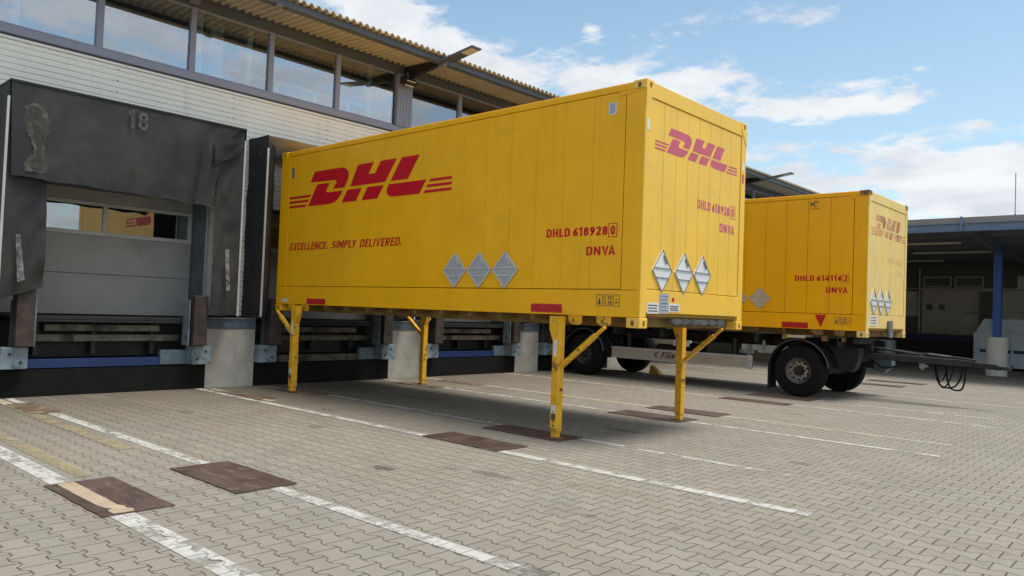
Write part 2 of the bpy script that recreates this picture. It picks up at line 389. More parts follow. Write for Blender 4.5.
def arc(cx, cy, rx, ry, a0, a1, n=8):
    return [(cx+rx*math.cos(R(a0+(a1-a0)*i/n)), cy+ry*math.sin(R(a0+(a1-a0)*i/n))) for i in range(n+1)]
def glyphs(t):
    a = t/2; T = 1-a; m = .5; g = {}
    def W(w): return w-a
    w = .60; Rr = W(w)
    g['D'] = (w, [[(a, a), (a, T)]+arc(Rr-.20, T-.22, .20, .22, 90, 0)+arc(Rr-.20, a+.22, .20, .22, 0, -90)+[(a, a)]])
    g['H'] = (w, [[(a, 0), (a, 1)], [(Rr, 0), (Rr, 1)], [(a, m), (Rr, m)]])
    g['L'] = (.48, [[(a, 1), (a, a), (.48, a)]])
    g['N'] = (.64, [[(a, 0), (a, 1)], [(.64-a, 0), (.64-a, 1)], [(a, .97), (.64-a, .03)]])
    g['V'] = (.62, [[(a*.9, 1), (.31, .04), (.62-a*.9, 1)]])
    g['A'] = (.64, [[(a*.8, 0), (.32, .97), (.64-a*.8, 0)], [(.17, .26), (.47, .26)]])
    g['X'] = (.60, [[(a, 0), (.60-a, 1)], [(a, 1), (.60-a, 0)]])
    g['Y'] = (.60, [[(a*.8, 1), (.30, .45), (.60-a*.8, 1)], [(.30, .48), (.30, 0)]])
    g['I'] = (t, [[(a, 0), (a, 1)]])
    g['l'] = (t, [[(a, 0), (a, 1)]])
    g['i'] = (t, [[(a, 0), (a, .70)], [(a, .83), (a, 1)]])
    g['.'] = (t, [[(a, 0), (a, t)]])
    g['E'] = (.48, [[(.48, T), (a, T), (a, a), (.48, a)], [(a, m), (.43, m)]])
    g['F'] = (.48, [[(.48, T), (a, T), (a, 0)], [(a, m), (.43, m)]])
    g['M'] = (.74, [[(a, 0), (a, 1)], [(.74-a, 0), (.74-a, 1)], [(a, .96), (.37, .30), (.74-a, .96)]])
    Rr = .56-a
    g['P'] = (.56, [[(a, 0), (a, T)]+arc(Rr-.16, T-.215, .16, .215, 90, -90)+[(a, T-.43)]])
    g['R'] = (.58, [[(a, 0), (a, T)]+arc(Rr-.16, T-.215, .16, .215, 90, -90)+[(a, T-.43)], [(.27, T-.43), (.58-a, 0)]])
    g['C'] = (.54, [arc(.30, T-.21, .30-a, .21, 15, 180)+arc(.30, a+.21, .30-a, .21, 180, 345)])
    g['S'] = (.54, [arc(.27, T-.20, .27-a, .20, 20, 200)+[(.27, .5)]+arc(.27, a+.21, .27-a, .21, 45, -160)])
    Rr = .54-a
    g['0'] = (.54, [arc(.27, T-.24, .27-a, .24, 0, 180)+arc(.27, a+.24, .27-a, .24, 180, 360)+[(.54-a, T-.24)]])
    g['1'] = (.36, [[(.02, .76), (.22, .93), (.22, 0)]])
    g['2'] = (.52, [arc(.26, T-.21, .26-a, .21, 165, -30)+[(a+.01, a), (.52, a)]])
    g['3'] = (.52, [arc(.24, T-.19, .24-a+.02, .19, 160, -80)+arc(.24, a+.21, .24-a+.04, .21, 80, -160)])
    g['4'] = (.58, [[(.40, 0), (.40, .96), (a*.6, .28), (.58, .28)]])
    g['6'] = (.54, [[(.42, .97), (.14, .50)]+arc(.27, a+.21, .27-a, .21, 150, 510)])
    g['9'] = (.54, [[(.12, .03), (.40, .50)]+arc(.27, T-.21, .27-a, .21, -30, 330)])
    g['8'] = (.54, [arc(.27, T-.19, .25-a, .19, 0, 360, 16), arc(.27, a+.225, .27-a, .225, 0, 360, 16)])
    g['e'] = (.46, [[(a, .34), (.46-a, .34)]+arc(.23, .35, .23-a, .26, 0, 320, 14)])
    g['g'] = (.46, [arc(.23, .37, .23-a, .24, 0, 360, 14), [(.46-a, .64), (.46-a, -.02)]+arc(.23, -.02, .23-a, .17, 0, -150)])
    return g
def text_obj(name, s, plane, box, m, parent, bold=.19, shear=0.0, t=.0015, gap=.13, space=.34):
    """lettering made of bold strokes, scaled to fill box=(a0,a1,b0,b1) on plane=(o,r,u,n)"""
    G = glyphs(bold); x = 0; strokes = []
    for ci, ch in enumerate(s):
        if ch == ' ': x += space-gap; continue
        if s[ci-1:ci+1] in ('VA', 'LY'): x -= .14
        w, st = G[ch]
        for q in st: strokes.append([(x+px, py) for px, py in q])
        x += w+gap
    tw = x-gap; a0, a1, b0, b1 = box; o, r, u, n = [Vector(p) for p in plane]
    k = MB()
    for si, q in enumerate(strokes):
        q = [p for i, p in enumerate(q) if i == 0 or (abs(p[0]-q[i-1][0])+abs(p[1]-q[i-1][1])) > 1e-4]
        closed = abs(q[0][0]-q[-1][0])+abs(q[0][1]-q[-1][1]) < 1e-3
        if closed: q = q[:-1]
        N = len(q); Lf, Rt = [], []
        for i in range(N):
            p = Vector(q[i]); pr = Vector(q[i-1]) if (closed or i) else None; nx = Vector(q[(i+1) % N]) if (closed or i < N-1) else None
            d0 = (p-pr).normalized() if pr else None; d1 = (nx-p).normalized() if nx else None
            d0 = d0 or d1; d1 = d1 or d0
            n0 = Vector((-d0.y, d0.x)); n1 = Vector((-d1.y, d1.x)); mm = (n0+n1)
            mm = mm.normalized() if mm.length > 1e-4 else n0
            kk = bold/2/max(.45, mm.dot(n0))
            Lf.append(p+mm*kk); Rt.append(p-mm*kk)
        def P(v, h):
            return o+r*(a0+(v.x+shear*(v.y-.5)+0)/tw*(a1-a0))+u*(b0+v.y*(b1-b0))+n*h
        h = t+si*.00012
        vs = [P(v, h) for v in Lf]+[P(v, h) for v in Rt]+[P(v, 0) for v in Lf]+[P(v, 0) for v in Rt]
        fs = []
        for i in range(N if closed else N-1):
            j = (i+1) % N
            fs += [(i, j, N+j, N+i), (i, 2*N+i, 2*N+j, j), (N+i, N+j, 3*N+j, 3*N+i)]
        k.add(vs, fs)
    return k.build(name, m, parent, fix=False)

# ------------------------------------------------------------------ ground and markings
g = MB(); g.add([(-300, -300, 0), (300, -300, 0), (300, 300, 0), (-300, 300, 0)], [(0, 1, 2, 3)])
struct(g.build('ground', 'ground', fix=False))

def strip(x0, x1, y, w, m, z=.004, y1=None):
    y1 = y if y1 is None else y1
    k = MB().add([(x0, y-w/2, z), (x1, y1-w/2, z), (x1, y1+w/2, z), (x0, y+w/2, z)], [(0, 1, 2, 3)])
    return struct(k.build('lane_line', m, fix=False))
strip(-7.95, 1.6, -5.14, .165, 'line')
strip(-7.95, 1.85, -4.0, .12, 'line', y1=-3.9)
strip(-7.95, 2.42, -1.22, .135, 'line')
strip(-7.3, -.25, .16, .10, 'line')
strip(-.05, 1.75, .15, .09, 'line_worn')
strip(-7.95, 2.42, 2.74, .10, 'line')
strip(-7.95, -.6, 3.80, .12, 'line_yel2'); strip(-.6, 2.3, 3.82, .10, 'line_yel2')
strip(-7.95, 2.42, 6.45, .11, 'line')
strip(-7.95, 2.3, 7.70, .09, 'line_worn')
strip(-7.95, 2.42, 10.4, .11, 'line')
strip(-7.95, 2.42, 11.7, .10, 'line_worn')
strip(-7.95, 2.42, 14.35, .11, 'line')
strip(-7.95, 2.42, 15.5, .10, 'line_worn')
strip(-7.95, 2.42, 17.4, .11, 'line')
strip(-7.95, 2.42, 18.4, .10, 'line_worn')
# faded yellow companions near the docks
strip(-7.95, -6.6, -4.17, .13, 'line_yel2', .008); strip(-6.6, -3.2, -4.2, .14, 'line_yel', .008)
strip(-7.6, -2.2, -4.92, .13, 'line_yel', .008)
strip(-7.8, -5.8, -1.05, .11, 'line_yel2', .008); strip(-7.8, -5.8, -.05, .10, 'line_yel', .008)
strip(-7.9, -5.0, 2.95, .10, 'line_yel', .008); strip(-7.9, -5.0, 6.62, .10, 'line_yel', .008)

# rusty steel plates let into the paving where the legs stand
def plate(x0, x1, y0, y1, label, m='plate', rag=.012):
    t = .010
    pts = []
    def side(a, b, n):
        for i in range(n):
            f = i/n; pts.append((a[0]+(b[0]-a[0])*f+random.uniform(-rag, rag)*.6, a[1]+(b[1]-a[1])*f+random.uniform(-rag, rag)*.6))
    side((x0, y0), (x1, y0), 9); side((x1, y0), (x1, y1), 5); side((x1, y1), (x0, y1), 9); side((x0, y1), (x0, y0), 5)
    k = MB().prism(pts, (0, 0, .001), (1, 0, 0), (0, 1, 0), (0, 0, 1), t)
    o = k.build('steel_plate', m)
    return tag(o, label, 'steel plate', 'steel plates set in the paving')
p0 = plate(-2.03, -.85, -5.27, -4.77, 'rusty steel plate with a cream painted band, leftmost of the front row in the paving')
# the cream band with a broken end belongs to that plate
kb = MB().prism([(-2.01, -5.19), (-1.6, -5.195), (-1.15, -5.19), (-1.05, -5.17), (-1.02, -5.14), (-.99, -5.18), (-.95, -5.19), (-.88, -5.185), (-.865, -5.12), (-.87, -5.05), (-.93, -5.03), (-.98, -5.06), (-1.04, -5.05), (-1.10, -5.075), (-1.5, -5.07), (-2.01, -5.065)], (0, 0, .0112), (1, 0, 0), (0, 1, 0), (0, 0, 1), .002)
M['cream'] = mat('cream_paint', (.44, .34, .23), .7, var=.12, vscale=8)
kb.build('painted_band', 'cream', p0)
plate(-2.08, -.90, -4.27, -3.72, 'rusty steel plate across the second white line from the left, front row')
plate(-2.12, -.90, -1.29, -.78, 'rusty steel plate along the white line just left of the nearest yellow leg')
plate(-2.15, -.90, -.25, .22, 'rusty steel plate under the near front leg of the large swap body')
plate(-2.13, -.88, 2.50, 3.05, 'thin reddish brown steel plate under the far front leg of the large swap body')
plate(-2.13, -.86, 3.58, 4.08, 'reddish brown steel plate on the cream line beyond the far front leg')
plate(-2.18, -.86, 6.22, 6.62, 'reddish brown steel plate on the white line before the trailer front wheel')
plate(-2.18, -.90, 7.42, 7.98, 'reddish brown steel plate beside the trailer front wheel')
plate(-2.1, -.8, 13.0, 13.5, 'far brown steel plate behind the trailer drawbar, nearer of two')
plate(-2.1, -.7, 14.5, 15.0, 'far brown steel plate behind the trailer drawbar, farther of two')
for y, w, lb in ((-4.9, .42, 'worn brown steel strip by the left edge in front of the gate numbered 18'), (-4.05, .34, 'worn brown steel strip crossed by the white line in front of the gate numbered 18'),
               (-1.0, .34, 'worn brown steel strip before the concrete pier left of the swap body'), (0.0, .34, 'worn brown steel strip under the near rear leg of the large swap body'),
               (2.62, .30, 'worn brown steel strip under the far rear leg of the large swap body'), (3.75, .30, 'worn brown steel strip beyond the far rear leg of the large swap body')):
    plate(-7.25, -6.1, y-w/2, y+w/2, lb, 'plate_old', .03)

# ------------------------------------------------------------------ swap bodies
LOGO = {  # traced on the side wall, normalised below
 'Dup': [(-6.60, 3.77), (-5.86, 3.77), (-5.74, 3.755), (-5.655, 3.71), (-5.62, 3.65), (-5.63, 3.57), (-5.73, 3.43), (-6.05, 3.43), (-5.955, 3.53), (-5.96, 3.56), (-6.0, 3.575), (-6.72, 3.595)],
 'Dlo': [(-6.515, 3.545), (-6.15, 3.545), (-6.235, 3.43), (-6.235, 3.40), (-6.20, 3.385), (-5.77, 3.385), (-5.86, 3.28), (-5.97, 3.21), (-6.12, 3.185), (-6.77, 3.185)],
 'Hup': [(-5.385, 3.77), (-4.97, 3.77), (-5.10, 3.59), (-4.93, 3.59), (-4.80, 3.77), (-4.41, 3.77), (-4.67, 3.43), (-5.57, 3.43)],
 'H1': [(-5.64, 3.385), (-5.26, 3.385), (-5.40, 3.185), (-5.785, 3.185)],
 'H2': [(-5.11, 3.385), (-4.70, 3.385), (-4.85, 3.185), (-5.255, 3.185)],
 'Lup': [(-4.29, 3.77), (-3.88, 3.77), (-4.13, 3.43), (-4.54, 3.43)],
 'Llo': [(-4.58, 3.385), (-3.71, 3.385), (-3.86, 3.185), (-4.46, 3.185), (-4.56, 3.20), (-4.62, 3.25), (-4.625, 3.31)],
 'r1': [(-3.62, 3.385), (-3.17, 3.385), (-3.17, 3.345), (-3.65, 3.345)], 'r2': [(-3.68, 3.305), (-3.17, 3.305), (-3.17, 3.265), (-3.71, 3.265)], 'r3': [(-3.74, 3.225), (-3.17, 3.225), (-3.17, 3.185), (-3.77, 3.185)],
 'l1': [(-7.02, 3.385), (-6.69, 3.385), (-6.72, 3.345), (-7.02, 3.345)], 'l2': [(-7.02, 3.305), (-6.75, 3.305), (-6.78, 3.265), (-7.02, 3.265)], 'l3': [(-7.02, 3.225), (-6.81, 3.225), (-6.84, 3.185), (-7.02, 3.185)]}
def logo(parent, plane, box, m, name='emblem', bars=None):
    o, r, u, n = plane; a0, a1, b0, b1 = box; k = MB()
    def mx(a):
        if not bars: return a0+(a+7.02)/3.85*(a1-a0)
        if a <= -7.0: return bars[0]
        if a >= -3.2: return bars[1]
        return a0+(a+6.77)/3.06*(a1-a0)
    for poly in LOGO.values():
        q = [(mx(a), b0+(b-3.185)/.585*(b1-b0)) for a, b in poly]
        k.prism(q, o, r, u, n, .002)
    return k.build(name, m, parent)

L, W, H, ZB = 7.66, 2.55, 2.837, 1.372
def placard(parent, plane, ca, cb, hw, hh, mp, mf):
    o, r, u, n = [Vector(p) for p in plane]
    fr = MB().prism([(ca-hw, cb), (ca, cb-hh), (ca+hw, cb), (ca, cb+hh)], o, r, u, n, .012)
    f = fr.build('placard_holder', mp, parent)
    k = MB(); s = .022
    pts = [(ca-hw, cb), (ca, cb-hh), (ca+hw, cb), (ca, cb+hh)]
    for i in range(4):
        a, b = pts[i], pts[(i+1) % 4]
        k.bar(o+r*a[0]+u*a[1]+n*.016, o+r*b[0]+u*b[1]+n*.016, s if mf == 'alu_light' else .010, .012 if mf == 'alu_light' else .004, n)
    for dy in (-.33, .12, ):
        ww = hw*(1-abs(dy))
        k.bar(o+r*(ca-ww)+u*(cb+dy*hh)+n*.018, o+r*(ca+ww)+u*(cb+dy*hh)+n*.018, .018 if mf == 'alu_light' else .008, .01 if mf == 'alu_light' else .012, n)
    k.bar(o+r*(ca+hw*.08)+u*(cb+hh*.74)+n*.02, o+r*(ca+hw*.42)+u*(cb+hh*.36)+n*.02, .022, .012, n)
    k.build('clip_frame', mf, f)

def swap_body(X, Y, ZB, label, kind, yel, yfront, number, digit):
    t = thing('swap_body', (X-L/2, Y+W/2, ZB), label, 'container')
    x0, x1 = X-L, X; y0, y1 = Y, Y+W; z0, z1 = ZB+.12, ZB+H
    MB().box(x0+.03, x1-.03, y0+.03, y1-.03, z0+.02, z1-.03).build('body_shell', 'seam', t)
    # panelled side walls
    def planks(a0, a1, pitch, g=.008):
        n = max(1, round((a1-a0)/pitch)); w = (a1-a0)/n
        return [(a0+i*w+g/2, a0+(i+1)*w-g/2) for i in range(n)]
    zp0, zp1 = z0+.315, z1-.10
    for side, (ya, yb) in enumerate(((y0+.004, y0+.035), (y1-.035, y1-.004))):
        k = MB()
        for a, b in planks(x0+.30, x1-.275, .45, .003 if kind == 1 else .007): k.box(a, b, ya, yb, zp0+.006, zp1-.004)
        k.build('side_panel', yel, t, bevel=.002)
        k = MB()
        yy = (y0, y0+.05) if side == 0 else (y1-.05, y1)
        k.box(x0+.012, x1-.012, yy[0], yy[1], z0, zp0-.006)
        k.build('bottom_rail', yel, t, bevel=.006)
        k = MB(); k.box(x0+.012, x1-.012, yy[0]+.001, yy[1], zp1+.004, z1-.012)
        k.build('top_rail', yel, t, bevel=.012)
        for a, b in ((x0+.012, x0+.292), (x1-.265, x1-.012)):
            k = MB(); k.box(a, b, yy[0], yy[1], zp0-.001, zp1+.002); k.build('side_post', yel, t, bevel=.004)
    # front wall
    k = MB()
    ga = .14
    ys = [y0+ga+i*(W-2*ga)/8 for i in range(9)]
    for a, b in zip(ys, ys[1:]): k.box(x1-.05, x1-.012, a+.003, b-.003, zp0+.02, z1-.20)
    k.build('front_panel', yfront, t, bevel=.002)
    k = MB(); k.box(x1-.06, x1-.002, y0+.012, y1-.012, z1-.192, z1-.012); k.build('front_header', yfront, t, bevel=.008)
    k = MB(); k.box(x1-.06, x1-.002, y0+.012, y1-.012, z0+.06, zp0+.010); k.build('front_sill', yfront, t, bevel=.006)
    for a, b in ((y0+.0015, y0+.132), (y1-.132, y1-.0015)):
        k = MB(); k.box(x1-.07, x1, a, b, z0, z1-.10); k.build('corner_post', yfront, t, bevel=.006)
    # rear wall and roof, floor frame
    k = MB(); k.box(x0, x0+.05, y0+.002, y1-.002, z0, z1-.02)
    k.build('rear_door', yel, t)
    k = MB(); k.box(x0+.02, x1-.02, y0+.02, y1-.02, z1-.03, z1-.006); k.build('roof', yel, t)
    k = MB()
    k.box(x0+.02, x1-.25, y0+.35, y0+.42, ZB+.0, z0+.02); k.box(x0+.02, x1-.25, y1-.42, y1-.35, ZB, z0+.02)
    k.box(x0+.02, x1-.05, y0+.052, y1-.052, z0+.002, z0+.018)
    for i in range(13): k.box(x0+.3+i*.57, x0+.36+i*.57, y0+.052, y1-.052, z0-.07, z0+.001)
    k.box(x1-.20, x1-.12, y0+.2, y1-.2, ZB+.015, z0+.05)
    k.build('floor_frame', 'inner_brown', t)
    # corner castings, each with oval holes
    for cx in (x0, x1):
        for cy in (y0, y1):
            for cz, top in ((ZB, 0), (z1, 1)):
                sx = -1 if cx == x1 else 1; sy = 1 if cy == y0 else -1
                e = .006
                k = MB()
                if top: k.box(cx-sx*e, cx+sx*.178, cy-sy*e, cy+sy*.162, z1-.118, z1+e*.3)
                else: k.box(cx-sx*e, cx+sx*.178, cy-sy*e, cy+sy*.162, ZB, ZB+.118)
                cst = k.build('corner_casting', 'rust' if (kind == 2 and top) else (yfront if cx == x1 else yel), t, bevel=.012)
                zc = z1-.06 if top else ZB+.055
                k = MB()
                def oval(px, py, plane):
                    poly = [(.024*math.cos(2*PI*i/16), .034*math.sin(2*PI*i/16)) for i in range(16)]
                    if plane == 'y': k.prism(poly, (px, cy-sy*e, zc), (1, 0, 0), (0, 0, 1), (0, -sy, 0), .0025)
                    else: k.prism(poly, (cx-sx*e, py, zc), (0, 1, 0), (0, 0, 1), (-sx, 0, 0), .0025)
                oval(cx+sx*.09, 0, 'y'); k.build('twistlock_hole', 'rust' if top else 'inner_brown', cst)
                k = MB(); oval(0, cy+sy*.08, 'x'); k.build('twistlock_hole', 'rust' if top else 'inner_brown', cst)
    # gusset plate under each upper front casting
    for cy, sy in ((y0, 1), (y1, -1)):
        k = MB().prism([(0, 0), (.15, 0), (.15, -.02), (.045, -.16), (0, -.22)], (x1+.0005, cy, z1-.10), (0, sy, 0), (0, 0, 1), (1, 0, 0), .006)
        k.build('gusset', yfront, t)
    k = MB().prism([(-.34, 0), (0, 0), (0, -.02), (-.17, -.035), (-.34, -.05)], (x1-.02, y0-.001, z1-.10), (1, 0, 0), (0, 0, 1), (0, -1, 0), .005)
    k.build('gusset', yel, t)
    S = ((0, y0-.0002, 0), (1, 0, 0), (0, 0, 1), (0, -1, 0))     # near side wall plane (a = x, b = z)
    Sp = ((0, y0+.004, 0), (1, 0, 0), (0, 0, 1), (0, -1, 0))     # panel plane
    F = ((x1-.012, 0, 0), (0, 1, 0), (0, 0, 1), (1, 0, 0))
    Fs = ((x1-.0020, 0, 0), (0, 1, 0), (0, 0, 1), (1, 0, 0))
    dz = ZB-1.372
    zs = lambda z: z+dz
    X_ = lambda x: x+X
    Y_ = lambda y: y+Y
    if kind == 1:
        logo(t, Sp, (-6.77, -3.71, 3.185, 3.77), 'red', bars=(-7.37, -3.17))
        for wd, a, b in (('EXCELLENCE.', -7.27, -6.12), ('SIMPLY', -6.00, -5.345), ('DELIVERED.', -5.235, -4.20)):
            text_obj('slogan_word', wd, Sp, (a, b, 2.435, 2.562), 'red', t, .18, .20)
        logo(t, F, (.49, 2.03, 3.45, 3.755), 'red_pale', bars=(.23, 2.31))
    else:
        logo(t, F, (Y_(.42), Y_(2.20), zs(3.38), zs(3.80)), 'red_ghost', bars=(Y_(.18), Y_(2.42)))
    # number, check digit in its frame, owner code
    b0, b1 = (2.445, 2.550) if kind == 1 else (zs(2.455), zs(2.565))
    for (pl, aa, ab, zz0, zz1, mm, da0, da1, na) in (
        (Sp, X_(-1.40), X_(-.475), b0, b1, 'red', X_(-.435), X_(-.35), X_(-.775)),
        (F, Y_(1.255), Y_(2.12), zs(2.885), zs(3.0), 'red_pale' if kind == 1 else 'red_ghost', Y_(2.18), Y_(2.285), Y_(1.86))):
        text_obj('lettering', number, pl, (aa, ab, zz0, zz1), mm, t, .20)
        dg = text_obj('lettering', digit, pl, (da0, da1-.02, zz0, zz1), mm, t, .21)
        o, r, u, n = [Vector(p) for p in pl]; k = MB()
        A, B_, Cc, D = da0-.025, da1+.005, zz0-.025, zz1+.025
        for p, q in (((A, Cc), (B_, Cc)), ((B_, Cc), (B_, D)), ((B_, D), (A, D)), ((A, D), (A, Cc))):
            k.bar(o+r*p[0]+u*p[1]+n*.001, o+r*q[0]+u*q[1]+n*.001, .009, .002, n)
        k.build('digit_frame', mm, dg)
        text_obj('lettering', 'DNVA', pl, (na, da1-.01, zz0-.235, zz1-.235), mm, t, .19)
    # placards
    if kind == 1:
        for ca in (-3.03, -2.555, -2.075): placard(t, Sp, ca, 2.05, .215, .232, 'alu', 'alu_light')
        for ca in (.455, .955, 1.415): placard(t, F, ca, 2.05, .212, .245, 'placard_white', 'zinc')
        rf = ((-6.67, -6.12, 1.505, 1.60), (-1.61, -1.11, 1.515, 1.62))
    else:
        placard(t, Sp, X_(-2.13), zs(2.09), .235, .225, 'alu_beige', 'alu_beige'); placard(t, Sp, X_(-2.63), zs(2.09), .235, .225, 'alu_beige', 'alu_beige')
        for ca in (Y_(.42), Y_(.86), Y_(1.30)): placard(t, F, ca, zs(2.08), .21, .25, 'placard_white', 'zinc')
        rf = ((X_(-1.65), X_(-1.11), zs(1.505), zs(1.62)),)
    for a, b, c, d in rf:
        MB().prism([(a, c), (b, c), (b, d), (a, d)], *S, .003).build('reflector_strip', 'red_refl', t)
    # handling symbols: three small framed pictograms, and the vent near the top corner
    ax = X_(-.60); zz = zs(1.615)
    for i, wd in enumerate((.085, .115, .085)):
        k = MB(); a, b = ax, ax+wd; c, d = zz, zz+.13; o, r, u, n = [Vector(p) for p in S]
        for p, q in (((a, c), (b, c)), ((b, c), (b, d)), ((b, d), (a, d)), ((a, d), (a, c))):
            k.bar(o+r*p[0]+u*p[1]+n*.001, o+r*q[0]+u*q[1]+n*.001, .006, .002, n)
        if i == 0: k.prism([(a+.02, c+.02), (b-.02, c+.02), (b-.03, c+.06), (a+.045, c+.10)], *S, .002)
        if i == 1:
            sg = k.build('pictogram', 'print', t)
            text_obj('lettering', 'C 30', S, (a+.012, b-.012, c+.075, d-.015), 'print', sg, .16); text_obj('lettering', 'S 30', S, (a+.012, b-.012, c+.015, c+.06), 'print', sg, .16)
        elif i == 2:
            k.prism([(a+.02, c+.035), (b-.02, c+.035), (b-.02, c+.05), (a+.02, c+.05)], *S, .002); k.prism([(a+.03, c+.075), (b-.02, c+.075), (b-.02, c+.085), (a+.03, c+.085)], *S, .002)
            k.build('pictogram', 'print', t)
        else: k.build('pictogram', 'print', t)
        ax += wd+.02
    if kind == 1:
        sg = MB().prism([(-.515, 3.86), (-.405, 3.86), (-.405, 4.0), (-.515, 4.0)], *Sp, .003).build('sticker', 'white_plate', t)
        k = MB()
        for i in range(4): k.prism([(-.495, 3.875+i*.03), (-.435, 3.885+i*.03), (-.42, 3.90+i*.03), (-.495, 3.888+i*.03)], (0, y0+.001, 0), (1, 0, 0), (0, 0, 1), (0, -1, 0), .002)
        k.build('stripes', 'blueprint', sg)
        MB().prism([(-7.315, 3.72), (-7.235, 3.72), (-7.235, 3.90), (-7.315, 3.90)], *Sp, .006).build('vent', 'zinc', t)
        MB().prism([(-7.47, 1.53), (-7.25, 1.53), (-7.25, 1.585), (-7.47, 1.585)], *S, .003).build('sticker', 'white_plate', t)
    else:
        sg = MB().prism([(a, b) for a, b in ((X_(-1.15), zs(3.90)), (X_(-.95), zs(3.90)), (X_(-.95), zs(3.91)), (X_(-1.15), zs(3.91)))], *Sp, .002).build('emblem', 'print', t)
        cc = (X_(-1.02), zs(4.00))
        ring = [(cc[0]+.05*math.cos(i*PI/12), cc[1]+.05*math.sin(i*PI/12)) for i in range(24)]
        k = MB()
        for i in range(20):
            a, b = ring[i], ring[i+1]
            k.bar((a[0], y0+.002, a[1]), (b[0], y0+.002, b[1]), .018, .003, (0, -1, 0))
        k.bar((X_(-1.115), y0+.002, zs(3.95)), (X_(-1.115), y0+.002, zs(4.05)), .02, .003, (0, -1, 0)); k.bar((X_(-1.10), y0+.002, zs(4.00)), (X_(-1.02), y0+.002, zs(4.00)), .02, .003, (0, -1, 0))
        k.build('ring', 'print', sg)
        # red triangle
        MB().prism([(X_(-.98), zs(1.785)), (X_(-.76), zs(1.785)), (X_(-.86), zs(1.53))], *S, .003).build('warning_triangle', 'red_refl', t)
    # plates on the front sill
    if kind == 1:
        for a, b, c, d, mm in ((.15, .40, 1.545, 1.672, 'white_plate'), (.41, .62, 1.55, 1.785, 'alu'), (.63, .88, 1.575, 1.672, 'white_plate')):
            pp = MB().prism([(a, c), (b, c), (b, d), (a, d)], *Fs, .004).build('data_plate', mm, t)
            k = MB()
            nr = 5 if mm == 'alu' else 3
            for i in range(nr):
                zc = d-.03-i*(d-c-.03)/nr
                k.prism([(a+.02, zc-.008), (b-.03-.02*(i % 2), zc-.008), (b-.03-.02*(i % 2), zc+.004), (a+.02, zc+.004)], (x1+.0035-.001, 0, 0), (0, 1, 0), (0, 0, 1), (1, 0, 0), .001)
            k.build('printed_lines', 'blueprint' if mm == 'alu' else 'print', pp)
        MB().cyl((x1-.002, .72, 1.72), (x1+.004, .72, 1.72), .025, n=16).build('reflector', 'red_refl', t)
        MB().prism([(.03, 3.63), (.085, 3.63), (.085, 3.76), (.03, 3.76)], (x1, 0, 0), (0, 1, 0), (0, 0, 1), (1, 0, 0), .003).build('sticker', 'white_plate', t)
        MB().prism([(2.44, 3.55), (2.50, 3.55), (2.50, 3.66), (2.44, 3.66)], (x1, 0, 0), (0, 1, 0), (0, 0, 1), (1, 0, 0), .003).build('sticker', 'white_plate', t)
        MB().prism([(2.44, 3.38), (2.50, 3.38), (2.50, 3.50), (2.44, 3.50)], (x1, 0, 0), (0, 1, 0), (0, 0, 1), (1, 0, 0), .003).build('sticker', 'red_pale', t)
        k = MB(); k.box(x1-.05, x1+.004, .70, 2.05, 1.435, 1.485); 
        for i in range(6): k.box(x1-.02, x1+.012, .74+i*.22, .86+i*.22, 1.425, 1.492)
        k.build('roller_strip', 'rim_dark', t, bevel=.004)
    else:
        pp = MB().prism([(Y_(.22), zs(1.60)), (Y_(.62), zs(1.60)), (Y_(.62), zs(1.80)), (Y_(.22), zs(1.80))], *Fs, .004).build('data_plate', 'white_plate', t)
        k = MB()
        for i in range(3): k.prism([(Y_(.25), zs(1.75-i*.05)), (Y_(.55), zs(1.75-i*.05)), (Y_(.55), zs(1.765-i*.05)), (Y_(.25), zs(1.765-i*.05))], (x1+.0015, 0, 0), (0, 1, 0), (0, 0, 1), (1, 0, 0), .0015)
        k.build('printed_lines', 'print', pp)
        k = MB(); k.cyl((x1+.045, Y_(1.32), ZB+.0), (x1+.045, Y_(1.32), ZB+.34), .055, n=20); k.box(x1+.0, x1+.05, Y_(1.28), Y_(1.36), ZB+.06, ZB+.1)
        k.build('stop_post', 'zinc', t)
    # lock brackets under the near and far rails beside the front legs
    for yy, sy in ((y0, 1), (y1, -1)):
        for bx in (X-.50, X-.92, X-L+.50, X-L+.92):
            k = MB().prism([(-.10, 0), (.10, 0), (.10, -.09), (.06, -.115), (-.04, -.115), (-.10, -.07)], (bx, yy+sy*.012, ZB+.122), (1, 0, 0), (0, 0, 1), (0, sy, 0), .02)
            b = k.build('lock_bracket', 'leg_yellow' if kind == 1 else 'inner_brown', t, bevel=.003)
            k = MB().prism([(.016*math.cos(i*PI/6), .026*math.sin(i*PI/6)) for i in range(12)], (bx-.02, yy+sy*.0095, ZB+.06), (1, 0, 0), (0, 0, 1), (0, sy, 0), .003)
            k.build('bolt_hole', 'inner_brown', b)
    return t

